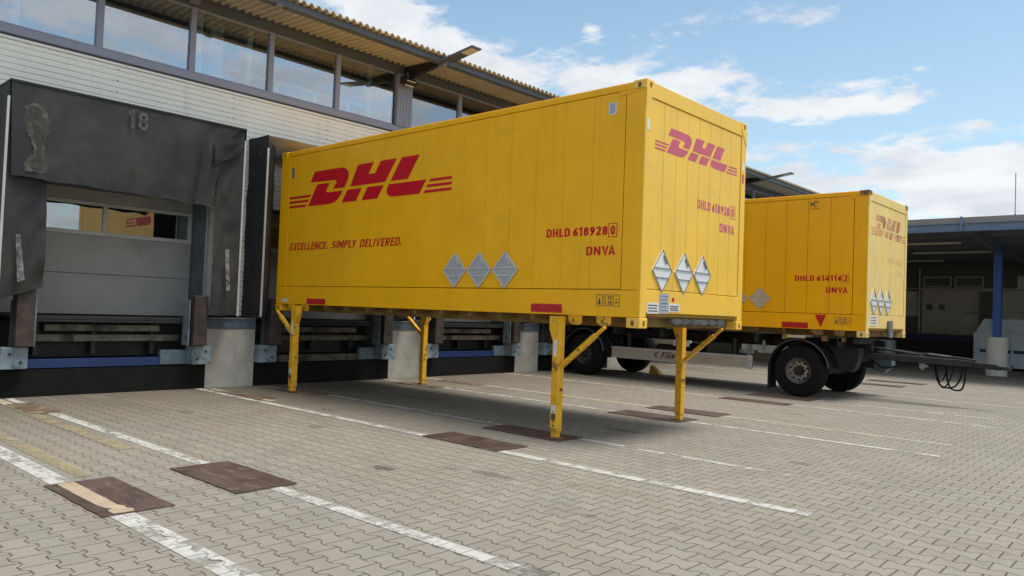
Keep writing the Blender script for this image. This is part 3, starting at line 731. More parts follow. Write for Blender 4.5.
def leg(t, lx, yy, sy, braceto):
    """support leg at lx, outer face at yy, sy = inward direction, braceto = x of the brace's upper end"""
    w, d = .102, .11
    yc = yy-sy*.085
    k = MB()
    pr = [(-w/2, .10), (w/2, .10), (w/2, ZB-.16), (w/2+.045, ZB-.03), (w/2+.045, ZB+.06), (-w/2-.012, ZB+.06), (-w/2-.012, ZB-.10), (-w/2, ZB-.14)]
    s = -1 if braceto < lx else 1
    pr = [(-a*s if s > 0 else a, b) for a, b in pr]
    k.prism([(a if s < 0 else -a, b) for a, b in [(-w/2, .10), (w/2, .10), (w/2, ZB-.2), (w/2+.06, ZB-.05), (w/2+.06, ZB+.10), (-w/2, ZB+.10)]] if True else pr,
            (lx, yc, 0), (1, 0, 0), (0, 0, 1), (0, sy, 0), d)
    lg = k.build('leg', 'leg_yellow', t, bevel=.008)
    k = MB(); k.box(lx-w/2+.012, lx+w/2-.012, yc+sy*.012, yc+sy*(d-.012), .03, .15); k.build('leg_foot', 'leg_yellow', lg, bevel=.004)
    k = MB(); k.box(lx-w/2-.012, lx+w/2+.012, yc-sy*.012, yc+sy*(d+.012), 0.014, .034); k.build('foot_plate', 'rust', lg, bevel=.003)
    for i in range(4):
        k = MB().cyl((lx, yc-sy*.001, .17+i*.055), (lx, yc-sy*.004, .17+i*.055), .011, n=10); k.build('pin_hole', 'hole', lg)
    k = MB(); k.cyl((lx-w*.8, yc+sy*d*.5, .60), (lx+w*.8, yc+sy*d*.5, .60), .014, n=10); k.bar((lx-w*.72, yc+sy*d*.5, .60), (lx-w*.72, yc+sy*d*.5, .49), .018, .012, (0, 1, 0)); k.build('locking_pin', 'rust', lg)
    k = MB(); k.box(lx-w/2-.006, lx+w/2+.006, yc-sy*.006, yc+sy*(d+.006), .50, .525); k.build('collar', 'leg_yellow', lg)
    st = MB(); st.box(lx-.03, lx+.02, yc-sy*.003, yc+sy*.002, ZB-.38, ZB-.18); st.box(lx-.035, lx+.03, yc-sy*.003, yc+sy*.002, .32, .41); st.build('sticker', 'white_plate', lg)
    st = MB(); st.box(lx-.03, lx+.03, yc-sy*.0045, yc+sy*.001, .24, .31); st.build('sticker', 'print', lg)
    # telescopic brace
    s = 1 if braceto > lx else -1
    p0 = Vector((lx+s*w/2*.8, yc+sy*.06, ZB-.50)); p1 = Vector((braceto, yc+sy*.04, ZB+.0))
    if lx < -3: p0.z = ZB-.40
    pm = p0.lerp(p1, .80)
    k = MB(); k.bar(p0, pm, .055, .065, (0, 1, 0)); b = k.build('brace', 'leg_yellow', t, bevel=.008)
    k = MB(); k.bar(pm, p1, .035, .045, (0, 1, 0)); k.build('brace_rod', 'leg_yellow', b, bevel=.006)
    k = MB(); q = p0.lerp(pm, .55); k.cyl(q+Vector((0, -sy*.025, 0)), q+Vector((0, -sy*.04, 0)), .016, n=12); k.build('bolt', 'rust', b)

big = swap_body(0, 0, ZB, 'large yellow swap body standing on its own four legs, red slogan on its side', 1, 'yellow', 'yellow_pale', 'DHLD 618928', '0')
leg(big, -1.04, -.10, 1, -.36); leg(big, -1.0, W+.12, -1, -.36)
leg(big, -6.74, -.13, 1, -7.30); leg(big, -6.70, W+.13, -1, -7.30)
X2, Y2, ZB2 = -.08, 8.02, 1.26
small = swap_body(X2, Y2, ZB2, 'orange yellow swap body carried on the black trailer, faded logo on its front', 2, 'yellow2', 'yellow_faded_sheen', 'DHLD 614116', '2')

# ------------------------------------------------------------------ trailer
tr = thing('drawbar_trailer', (-4, 9.3, 0), 'black drawbar trailer under the farther swap body, aluminium side rail', 'trailer')
yc = 9.3
k = MB()
for yy in (yc-.42, yc+.42):
    k.box(-7.5, -.22, yy-.05, yy+.05, .98, 1.18)
for xx in (-7.3, -5.9, -4.6, -3.4, -2.3, -.6):
    k.box(xx-.05, xx+.05, yc-1.2, yc+1.2, 1.05, 1.235)
k.box(-7.5, -7.4, yc-1.22, yc+1.22, 1.0, 1.2); k.box(-.34, -.22, yc-1.22, yc-.3, 1.13, 1.235)
k.build('chassis', 'chassis', tr, bevel=.008)
k = MB(); k.cyl((-1.3, yc, .86), (-1.3, yc, .98), .55, n=40); k.box(-1.95, -.55, yc-.5, yc+.5, .74, .86); k.box(-1.5, -1.1, yc-.95, yc+.95, .45, .62)
k.box(-1.45, -.45, yc-.62, yc-.48, .60, .95); k.box(-1.45, -.45, yc+.48, yc+.62, .60, .95)
k.build('turntable', 'chassis', tr, bevel=.01)
k = MB(); k.box(-6.95, -6.65, yc-.95, yc+.95, .42, .60); k.box(-7.1, -6.1, yc-.6, yc-.5, .6, .98); k.box(-7.1, -6.1, yc+.5, yc+.6, .6, .98)
k.build('rear_axle', 'chassis', tr, bevel=.01)
for ya in (yc-.95, yc+.60):
    k = MB(); k.cyl((-4.9, ya+.15, .72), (-3.7, ya+.15, .72), .16, n=24); k.build('air_tank', 'chassis', tr, smooth=True)
k = MB(); k.box(-3.5, -2.9, yc-1.1, yc-.6, .62, 1.0); k.build('battery_box', 'dark', tr, bevel=.02)
k = MB(); k.box(-4.35, -3.95, yc-1.08, yc-1.04, .86, 1.0); k.build('control_plate', 'alu_light', tr)
k = MB(); k.cyl((-2.55, yc-1.0, .70), (-2.55, yc-1.0, 1.0), .05, n=14); k.box(-2.75, -2.4, yc-1.05, yc-.9, .80, .88); k.cyl((-2.2, yc-1.05, .9), (-2.2, yc-1.05, 1.1), .035, n=12)
k.build('valve_unit', 'zinc', tr, bevel=.003)

def wheel(cx, cy, s, rimmat, name='wheel'):
    """s=-1: outer face towards -Y"""
    r, w = .525, .30
    prof = [(-.49*w, .235), (-.51*w, .30), (-.515*w, .40), (-.47*w, .485), (-.36*w, .517), (-.2*w, .524), (.2*w, .524), (.36*w, .517), (.47*w, .485), (.515*w, .40), (.51*w, .30), (.49*w, .235)]
    k = MB().lathe(prof, (cx, cy, r), 'Y', 56)
    wt = k.build(name, 'tyre', tr, smooth=True)
    # tread grooves and sidewall ring are separate fine ribs
    k = MB()
    for gx in (-.07, 0, .07): k.lathe([(gx-.006, .5255), (gx+.006, .5255), (gx+.006, .520), (gx-.006, .520), (gx-.006, .5255)], (cx, cy, r), 'Y', 56)
    k.build('tread_groove', 'hole', wt)
    o = -w*.5*(-s)
    k = MB()
    k.lathe([(s*.147, .245), (s*.152, .252), (s*.140, .258), (s*.10, .240), (s*.06, .225), (s*.05, .205), (s*.088, .185), (s*.094, .155), (s*.09, .105), (s*.06, .102), (s*.06, .0001)], (cx, cy, r), 'Y', 48)
    rm = k.build('rim', rimmat, wt, smooth=True)
    for i in range(10):
        a = 2*PI*i/10
        k = MB().cyl((cx+.130*math.cos(a), cy+s*.088, r+.130*math.sin(a)), (cx+.130*math.cos(a), cy+s*.118, r+.130*math.sin(a)), .014, n=6)
        k.build('wheel_nut', 'rim_dark', rm)
        a = 2*PI*(i+.5)/10
        k = MB().cyl((cx+.178*math.cos(a), cy+s*.07, r+.178*math.sin(a)), (cx+.178*math.cos(a), cy+s*.097, r+.178*math.sin(a)), .022, n=12)
        k.build('vent_hole', 'hole', rm)
    k = MB().lathe([(s*.06, .095), (s*.155, .09), (s*.175, .075), (s*.18, .0001)], (cx, cy, r), 'Y', 32); k.build('hub_cap', 'chassis', rm, smooth=True)
wheel(-1.40, yc-1.05, -1, 'rim'); wheel(-1.34, yc+1.05, 1, 'rim_dark')
wheel(-6.80, yc-1.05, -1, 'rim_dark'); wheel(-6.80, yc+1.05, 1, 'rim_dark')

def fender(cx, cy, a0, a1, flap):
    n = 22; ro = .62
    def fn(u, v):
        a = R(a0+(a1-a0)*u); y = cy-.19+.38*v
        rr = ro-.02*(abs(v-.5)*2)**4
        return (cx+rr*math.cos(a), y, .54+rr*math.sin(a))
    k = MB().sheet(fn, n, 8, .02); f = k.build('fender', 'fender', tr, smooth=True)
    k = MB()
    for yy in (cy-.19, cy+.19):
        k.tube([(cx+ro*math.cos(R(a0+(a1-a0)*i/20)), yy, .54+ro*math.sin(R(a0+(a1-a0)*i/20))) for i in range(21)], .006, 6)
    k.build('fender_edge', 'zinc', f)
    if flap:
        a = R(a1); x = cx+ro*math.cos(a); z = .54+ro*math.sin(a)
        k = MB().box(x-.012, x+.03, cy-.18, cy+.18, .13, z+.02); k.build('mud_flap', 'fender', f, bevel=.008)
for cx in (-1.40, -6.80):
    for cy in (yc-1.05, yc+1.05): fender(cx, cy, 8, 172, cx > -3)
# side fairing of the front bogie
k = MB().prism([(-.66, .60), (-.44, .56), (-.36, .66), (-.28, .95), (-.30, 1.05), (-.90, 1.05), (-.78, .92)], (0, yc-1.0, 0), (1, 0, 0), (0, 0, 1), (0, 1, 0), .28)
k.build('bogie_bracket', 'fender', tr, bevel=.01)
k = MB().prism([(-.60, .54), (-.36, .50), (-.20, .66), (-.22, .86), (-.5, .9)], (0, yc+.80, 0), (1, 0, 0), (0, 0, 1), (0, 1, 0), .26)
k.build('bogie_bracket', 'steel_blue', tr, bevel=.01)
# side rail
k = MB(); yr = yc-1.2
k.box(-5.96, -2.46, yr, yr+.035, .505, .745)
sr = k.build('side_rail', 'rail_alu', tr, bevel=.006)
k = MB(); k.box(-5.96, -2.46, yr-.010, yr+.02, .722, .76); k.box(-5.96, -2.46, yr-.010, yr+.02, .492, .520); k.build('rail_edge', 'alu', sr, bevel=.004)
k = MB(); k.prism([(0, .475), (.06, .475), (.085, .50), (.085, .75), (.06, .775), (0, .775)], (-2.465, yr-.014, 0), (1, 0, 0), (0, 0, 1), (0, 1, 0), .06); k.build('rail_end', 'alu', sr, bevel=.008)
k = MB()
for xx in (-5.5, -4.2, -2.8): k.box(xx-.03, xx+.03, yr+.036, yr+.09, .5, 1.1)
k.build('rail_bracket', 'dark', sr)
RP = ((0, yr, 0), (1, 0, 0), (0, 0, 1), (0, -1, 0))
text_obj('lettering', 'Fliegl', RP, (-4.57, -4.03, .565, .715), 'print', sr, .20, .3)
k = MB().prism([(a-.38, b) for a, b in [(-4.22, .72), (-4.34, .685), (-4.40, .635), (-4.36, .585), (-4.25, .55), (-4.32, .60), (-4.34, .635), (-4.31, .67)]], *RP, .002); k.build('swoosh', 'print', sr)
k = MB()
for yy in (yc+1.16,): k.box(-5.9, -2.4, yy, yy+.035, .505, .745)
k.build('side_rail', 'rail_alu', tr)
# marker plates under the swap body
k = MB(); k.box(-1.62, -1.25, yc-1.262, yc-1.25, 1.19, 1.25); k.build('marker_plate', 'alu_beige', tr)
for xx in (-1.75, -.95, -.62):
    k = MB(); k.box(xx, xx+.10, yc-1.20, yc-1.05, 1.15, 1.26); k.build('twist_lock', 'inner_brown', tr, bevel=.006)
# drawbar: A-frame running to the towing eye
k = MB()
k.bar((-.75, yc-.42, .90), (1.45, yc-.05, .84), .08, .12); k.bar((-.75, yc+.42, .90), (1.45, yc+.05, .84), .08, .12)
k.bar((1.35, yc, .845), (1.86, yc, .80), .10, .10); k.bar((.1, yc-.30, .88), (.1, yc+.30, .88), .06, .08)
k.box(-.9, -.55, yc-.55, yc+.55, .84, .98)
db = k.build('drawbar', 'chassis', tr, bevel=.01)
k = MB(); k.lathe([(-.03, .055), (-.03, .10), (.03, .10), (.03, .055), (-.03, .055)], (1.97, yc, .79), 'Z', 28); k.cyl((1.84, yc, .80), (1.90, yc, .795), .045, n=16)
k.build('towing_eye', 'dark', db, smooth=True)
k = MB()
k.tube([(-.45, yc-.25, 1.08), (0, yc-.22, 1.03), (.35, yc-.18, .985), (.55, yc-.14, .965), (.7, yc-.10, .985), (.95, yc-.06, .965), (1.3, yc-.04, .93), (1.5, yc, .91)], .022, 8)
k.tube([(-.45, yc-.15, 1.07), (.1, yc-.12, 1.03), (.6, yc-.05, .96), (1.2, yc+.03, .94)], .014, 8)
k.tube([(-.3, yc+.2, 1.05), (.2, yc+.2, 1.0), (.9, yc+.05, .95)], .016, 8)
k.build('brake_hose', 'dark', db)
k = MB(); k.bar((.30, yc-.12, .985), (.62, yc-.12, .95), .05, .02); k.bar((.72, yc-.1, .99), (1.1, yc-.06, .955), .05, .025); k.build('hose_clamp', 'zinc', db, bevel=.003)
def loop(x0, x1, dz, dy, r, sag=2.0):
    pts = []
    for i in range(25):
        f = i/24; x = x0+(x1-x0)*f; s = 1-abs(2*f-1)**sag
        pts.append((x+.10*s*(f-.5), yc+dy*math.sin(PI*f), .86-dz*s))
    return pts
k = MB()
k.tube(loop(.80, 1.30, .50, -.10, 0, 3.0), .017); k.tube(loop(.84, 1.16, .50, -.2, 0, 1.7), .013); k.tube(loop(1.0, 1.33, .55, .10, 0, 3.4), .017); k.tube(loop(.78, 1.02, .40, .05, 0, 1.6), .011)
k.build('coiled_cable', 'black', db, smooth=True)
k = MB(); k.tube(loop(-.35, .28, .20, -.15, 0, 2), .018); k.tube(loop(.5, .75, .14, 0, 0, 2), .012); k.build('hanging_hose', 'black', db, smooth=True)
k = MB(); k.box(.56, .66, yc-.14, yc-.04, .70, .80); k.cyl((.6, yc-.09, .66), (.6, yc-.09, .84), .022, n=10); k.cyl((.68, yc-.12, .74), (.68, yc-.02, .74), .02, n=10); k.build('coupling_head', 'zinc', db, bevel=.004)

# wheel chock
k = MB().prism([(0, 0), (.36, 0), (.30, .05), (.10, .22), (.05, .24)], (-6.08, 9.98, 0.002), (1, 0, 0), (0, 0, 1), (0, 1, 0), .18)
ch = k.build('wheel_chock', 'wood', bevel=.01); tag(ch, 'small yellow wheel chock on the ground beside the trailer rear wheel', 'wheel chock')

# ------------------------------------------------------------------ warehouse
wh = thing('warehouse', (-8.3, 5, 0), 'long loading warehouse with pale ribbed cladding, window band and corrugated roof', 'warehouse')
PITCH = 3.97; C0 = -2.62
centres = [C0+PITCH*i for i in range(-1, 6)]
YA, YB = -16.0, 34.0
XW = -8.3
# concrete piers and ramp edge
open_hw = 1.53
edges = [YA]+[e for c in centres for e in (c-open_hw, c+open_hw)]+[YB]
for i in range(0, len(edges), 2):
    a, b = edges[i], edges[i+1]
    k = MB(); k.box(XW-1.0, -8.0, a, b, -.2, 1.02); k.build('concrete_pier', 'concrete', wh, bevel=.01)
    k = MB(); k.box(XW-.05, -7.985, a, b, 1.022, 1.19); k.build('ramp_edge', 'steel_blue' if i else 'steel_blue', wh, bevel=.006)
    k = MB(); k.box(-8.02, -7.965, a+.01, b-.01, 1.195, 1.215); k.build('edge_cover', 'zinc', wh)
# floor and interior
k = MB(); k.box(-22, -9.0, YA, YB, 1.0, 1.18); k.build('floor', 'interior', wh)
k = MB(); k.box(-22, -21.8, YA, YB, 1.18, 7.2); k.box(-22, XW-.1, YA, YA+.2, -.2, 6.8); k.box(-22, XW-.1, YB-.2, YB, -.2, 6.8); k.build('rear_wall', 'interior', wh)
for j, yy in enumerate([-.80, 8.0, 12.4]):
    k = MB(); k.box(-8.95, -8.75, yy-.13, yy+.13, 4.5, 6.6); k.build('interior_column', 'postwhite', wh)
for j, yy in enumerate([-4.05, -1.25, -.3, 2.45, 3.65, 5.8, 9.3]):
    k = MB(); k.box(-8.52, -8.46, yy-.05, yy+.05, 4.5, 6.6); k.build('interior_post', 'postwhite', wh)
k = MB(); k.box(-8.60, -8.56, -.6, 2.4, 5.72, 5.78)
for yy in (.35, 1.2, 2.0): k.box(-8.595, -8.565, yy-.04, yy+.04, 4.9, 5.719)
k.box(-16, -8.40, YA+.3, YB-.3, 4.40, 4.499); k.build('interior_rail', 'postwhite', wh)
# ribbed cladding: profile extruded along Y
def ribbed(a, b, z0, z1):
    prof = []; p = .09; z = z0
    while z < z1-1e-4:
        for dz, dx in ((0, 0), (.012, .018), (.062, .018), (.074, 0)):
            if z+dz < z1: prof.append((dx, z+dz))
        z += p
    prof.append((0, z1))
    n = len(prof)
    v = [(XW+dx, y, zz) for y in (a, b) for dx, zz in prof] + [(XW-.06, y, zz) for y in (a, b) for zz in (z0, z1)]
    f = [(i, i+1, n+i+1, n+i) for i in range(n-1)]
    f += [(2*n, 2*n+1, 2*n+3, 2*n+2)]
    return MB().add(v, f)
dh = 1.60
ribbed(YA, YB, 3.25, 5.22).build('cladding', 'clad', wh)
de = [YA]+[e for c in centres for e in (c-dh, c+dh)]+[YB]
for i in range(0, len(de), 2): ribbed(de[i], de[i+1], 1.24, 3.25).build('cladding', 'clad', wh)
k = MB()
for yy in [C0-2.0+PITCH*.5*i for i in range(-1, 12)]:
    for zz in (4.62, 4.80, 4.98, 5.16): k.cyl((XW+.016, yy, zz), (XW+.022, yy, zz), .012, n=8)
k.build('screw_heads', 'zinc', wh)
k = MB(); k.box(XW-.02, XW+.035, YA, YB, 5.222, 5.262); k.build('cladding_cap', 'clad', wh, bevel=.004)
k = MB(); k.box(XW-.02, XW+.045, YA, YB, 5.264, 5.292); k.build('sill_flashing', 'flash', wh)
# window band
k = MB(); k.box(XW-.06, XW+.05, YA, YB, 5.294, 5.42); k.build('window_sill', 'frame', wh, bevel=.006)
k = MB(); k.box(XW-.06, XW+.04, YA, YB, 6.56, 6.72); k.build('window_head', 'beam', wh, bevel=.006)
pillars = [-4.85, 3.02, 10.90, 18.78, 26.66]
for i, p in enumerate(pillars):
    k = MB()
    n = 5; w = .42/n
    for q in range(n): k.box(XW-.05, XW+.075, p+q*w+.004, p+(q+1)*w-.004, 5.42, 6.56)
    k.box(XW-.05, XW+.068, p, p+.42, 5.42, 6.56)
    k.build('pillar_cover', 'frame', wh, bevel=.003)
    nxt = pillars[i+1] if i+1 < len(pillars) else YB
    a = p+.42; cnt = 5
    stp = (nxt-a)/cnt
    for q in range(cnt):
        ya, yb = a+q*stp, a+(q+1)*stp
        k = MB(); f = .05
        if q < cnt-1: k.box(XW-.04, XW+.035, yb-f, yb+f, 5.422, 6.558)
        k.box(XW-.03, XW+.02, ya+f+.001, yb-f-.001, 5.421, 5.45); k.box(XW-.03, XW+.02, ya+f+.001, yb-f-.001, 6.53, 6.559)
        wf = k.build('window', 'frame', wh, bevel=.004)
        k = MB(); k.prism([(XW-.024, 5.45), (XW-.017, 5.45), (XW-.011, 6.53), (XW-.018, 6.53)], (0, ya+f, 0), (1, 0, 0), (0, 0, 1), (0, 1, 0), yb-ya-2*f); k.build('pane', 'glass', wf)
k = MB()
for q in range(5):
    a = -4.85-7.88+.42+q*1.492; k.prism([(XW-.024, 5.45), (XW-.017, 5.45), (XW-.011, 6.53), (XW-.018, 6.53)], (0, a+.05, 0), (1, 0, 0), (0, 0, 1), (0, 1, 0), 1.39)
k.build('pane', 'glass', wh)
# roof of corrugated fibre cement
per = .150; nseg = int((YB+4-(YA))/per)*8
def zroof(x): return 6.705+(-6.93-x)*.028
def roof(x0, x1, za):
    v = []; 
    for x in (x0, x1):
        for th in (0, -.012):
            for i in range(nseg+1):
                y = YA+i*per/8; v.append((x, y, zroof(x)+za+.029*max(-.75, min(.75, 1.15*math.cos(2*PI*y/per)))/.75+th))
    n = nseg+1; f = []
    for i in range(nseg):
        f.append((i, i+1, 2*n+i+1, 2*n+i)); f.append((n+i, 3*n+i, 3*n+i+1, n+i+1))
        f.append((i, n+i, n+i+1, i+1)); f.append((2*n+i, 2*n+i+1, 3*n+i+1, 3*n+i))
    return MB().add(v, f)
roof(-6.93, -22, .045).build('roof', 'fibre', wh)
k = MB(); k.box(-7.12, -7.03, YA, YB+4, 6.605, 6.70); k.box(-7.17, -7.00, YA, YB+4, 6.590, 6.604)
k.build('eaves_beam', 'beam', wh)
k = MB(); k.box(XW-.02, XW+.06, YA, YB+4, 6.722, 6.78); k.build('wall_plate', 'beam', wh)
for p in pillars:
    yy = p+.23
    k = MB(); k.prism([(-8.25, 6.40), (-8.0, 6.48), (-7.13, 6.58), (-7.13, 6.68), (-8.25, 6.715)], (0, yy-.05, 0), (1, 0, 0), (0, 0, 1), (0, 1, 0), .10)
    k.build('eaves_bracket', 'dark', wh, bevel=.004)
    lt = thing('area_light', (-7.0, yy, 6.6), {3.02: 'flat grey area light jutting from the eaves above the large swap body', 10.90: 'flat grey area light just peeking over the top edge of the large swap body',
               18.78: 'flat grey area light on the far eaves above the farther swap body'}.get(p, 'flat grey area light on eaves out of the main view'), 'lamp', 'lamps on the eaves') if p > 0 and p < 20 else None
    if lt:
        k = MB(); v0 = Vector((-6.98, yy, 6.63)); v1 = Vector((-6.08, yy, 6.735))
        k.bar(v0, v1, .27, .042); hd = k.build('lamp_head', 'beam', lt, bevel=.012)
        d = (v1-v0).normalized(); nn = Vector((d.z, 0, -d.x))
        a, b = v0+d*.56+nn*.024, v0+d*.86+nn*.024
        k = MB(); k.bar(a, b, .22, .012); k.build('lens', 'lens', hd)
        k = MB(); k.cyl((-7.1, yy, 6.57), (-6.9, yy, 6.62), .03, n=14); k.box(-7.16, -6.99, yy-.05, yy+.05, 6.54, 6.60); k.build('mounting', 'zinc', lt)
    if p > 0 and p < 4:
        fl = thing('floodlight', (-8.15, yy-.05, 6.4), 'small floodlight clamped to the grey pillar between the upper windows', 'lamp')
        k = MB(); k.prism([(-.10, -.06), (.09, -.11), (.12, .01), (-.02, .09), (-.10, .06)], (-8.10, yy-.2, 6.40), (1, 0, 0), (0, 0, 1), (0, 1, 0), .30); k.build('housing', 'dark', fl, bevel=.01)
        k = MB(); k.bar((-8.06, yy-.06, 6.275), (-7.985, yy-.06, 6.38), .24, .012, (1, 0, -.6)); k.build('lens', 'lens', fl)
        k = MB(); k.cyl((-8.10, yy-.05, 6.45), (-8.14, yy-.05, 6.60), .02, n=10); k.build('mounting', 'zinc', fl)
k = MB(); k.box(-7.14, -7.02, -.62, -.50, 6.56, 6.62); k.build('cable_box', 'zinc', wh, bevel=.006)
k = MB(); k.box(-8.24, -8.12, -1.60, -1.42, 6.58, 6.70); k.build('cable_box', 'zinc', wh, bevel=.006)

# doors in the dock openings
for i, c in enumerate(centres):
    if i > 4: break
    k = MB(); k.box(XW-.62, XW-.065, c+dh-.005, c+dh+.10, 1.20, 3.25); k.box(XW-.62, XW-.02, c-dh-.10, c-dh+.005, 1.20, 3.25); k.box(XW-.62, XW-.061, c-dh, c+dh, 3.252, 3.40)
    k.build('door_jamb', 'steel_blue', wh, bevel=.004)
    k = MB(); k.box(XW-.02, XW+.028, c+dh-.015, c+dh+.012, 1.24, 3.25); k.build('jamb_trim', 'trim', wh)
    k = MB(); xd = -8.88
    for z0, z1 in ((1.205, 1.865), (1.872, 2.50)): k.box(xd-.04, xd, c-dh, c+dh-.01, z0, z1)
    k.box(xd-.04, xd, c-dh, c+dh-.01, 3.06, 3.25)
    dr = k.build('door', 'door', wh, bevel=.004)
    k = MB(); k.box(xd-.04, xd+.012, c-dh, c+dh-.01, 2.503, 2.57); k.box(xd-.04, xd+.012, c-dh, c+dh-.01, 2.995, 3.055)
    for yy in (c-dh+.03, c+.12, c+dh-.045): k.box(xd-.04, xd+.011, yy-.035, yy+.035, 2.572, 2.993)
    fr = k.build('door_window', 'doorframe', dr, bevel=.004)
    k = MB(); k.box(xd-.02, xd-.014, c-dh+.05, c+dh-.06, 2.57, 3.0); k.build('pane', 'glass_door', fr)
# dock levellers with buffers
def leveller(c, label, bare):
    t = thing('dock_leveller', (-8.1, c, 0), label, 'dock leveller', 'dock levellers along the ramp')
    h = open_hw
    k = MB(); k.box(-8.10, -7.98, c-h+.005, c+h-.005, 0, .40); k.box(-9.0, -8.95, c-h+.005, c+h-.005, .0, 1.15); k.build('pit_wall', 'black', t)
    k = MB(); k.box(-8.12, -7.99, c-h+.26, c+h-.62, .415, .545); k.build('cross_beam', 'stained' if bare else 'blue', t, bevel=.004)
    k = MB(); k.box(-8.30, -8.14, c-h+.32, c+h-.40, .80, .905); k.box(-8.26, -8.12, c-h+.62, c+h-.75, .96, 1.06); k.build('lip_frame', 'stained', t, bevel=.01)
    k = MB(); k.box(-8.95, -8.03, c-h+.14, c+h-.10, 1.135, 1.185); k.box(-8.06, -8.0, c-h+.14, c+h-.10, 1.10, 1.13); k.build('platform', 'dark', t, bevel=.004)
    k = MB(); k.box(-8.5, -8.4, c-h+.02, c+h-.02, .55, 1.1)
    for yy in (c-1.0, c-.2, c+.7): k.box(-8.4, -8.2, yy-.03, yy+.03, .6, 1.1)
    k.build('lift_frame', 'dark', t)
    for s in (-1, 1):
        y1 = c+s*1.28
        k = MB(); k.box(-7.93, -7.705, y1-.118, y1+.118, .745, 1.575); b = k.build('buffer', 'bumper', t, bevel=.012)
        yb = c+s*1.37
        k = MB(); k.box(-8.05, -7.80, yb-.17, yb+.17, .425, .735)
        if s > 0:
            kk = MB(); kk.box(-8.06, -7.97, yb-.62, yb-.171, .425, .66); kk.build('side_plate', 'steel_blue', t, bevel=.006)
        k.box(-8.04, -7.80, y1-s*.15-.012, y1-s*.15+.012, .74, 1.50); k.build('bracket', 'steel_pale', t, bevel=.006)
        for dy, dz in ((-.08*s, .52), (.06*s, .64)):
            k = MB(); k.cyl((-7.80, yb+dy, dz), (-7.785, yb+dy, dz), .020, n=6); k.build('bolt', 'dark', t)
        k = MB(); k.box(-8.08, -7.94, y1-.10, y1+.10, .74, 1.40); k.build('buffer_holder', 'steel_blue', t)
    return t
names = ['dock leveller left of the numbered gate', 'dock leveller with blue cross beam below the grey door and the number 18',
         'dock leveller behind the near legs under the large swap body', 'dock leveller with blue beam seen between the legs beyond the middle concrete pier', 'dock leveller behind the trailer rear wheels']
for c, n in list(zip(centres, names))[1:5]: leveller(c, n, 'near legs' in n)

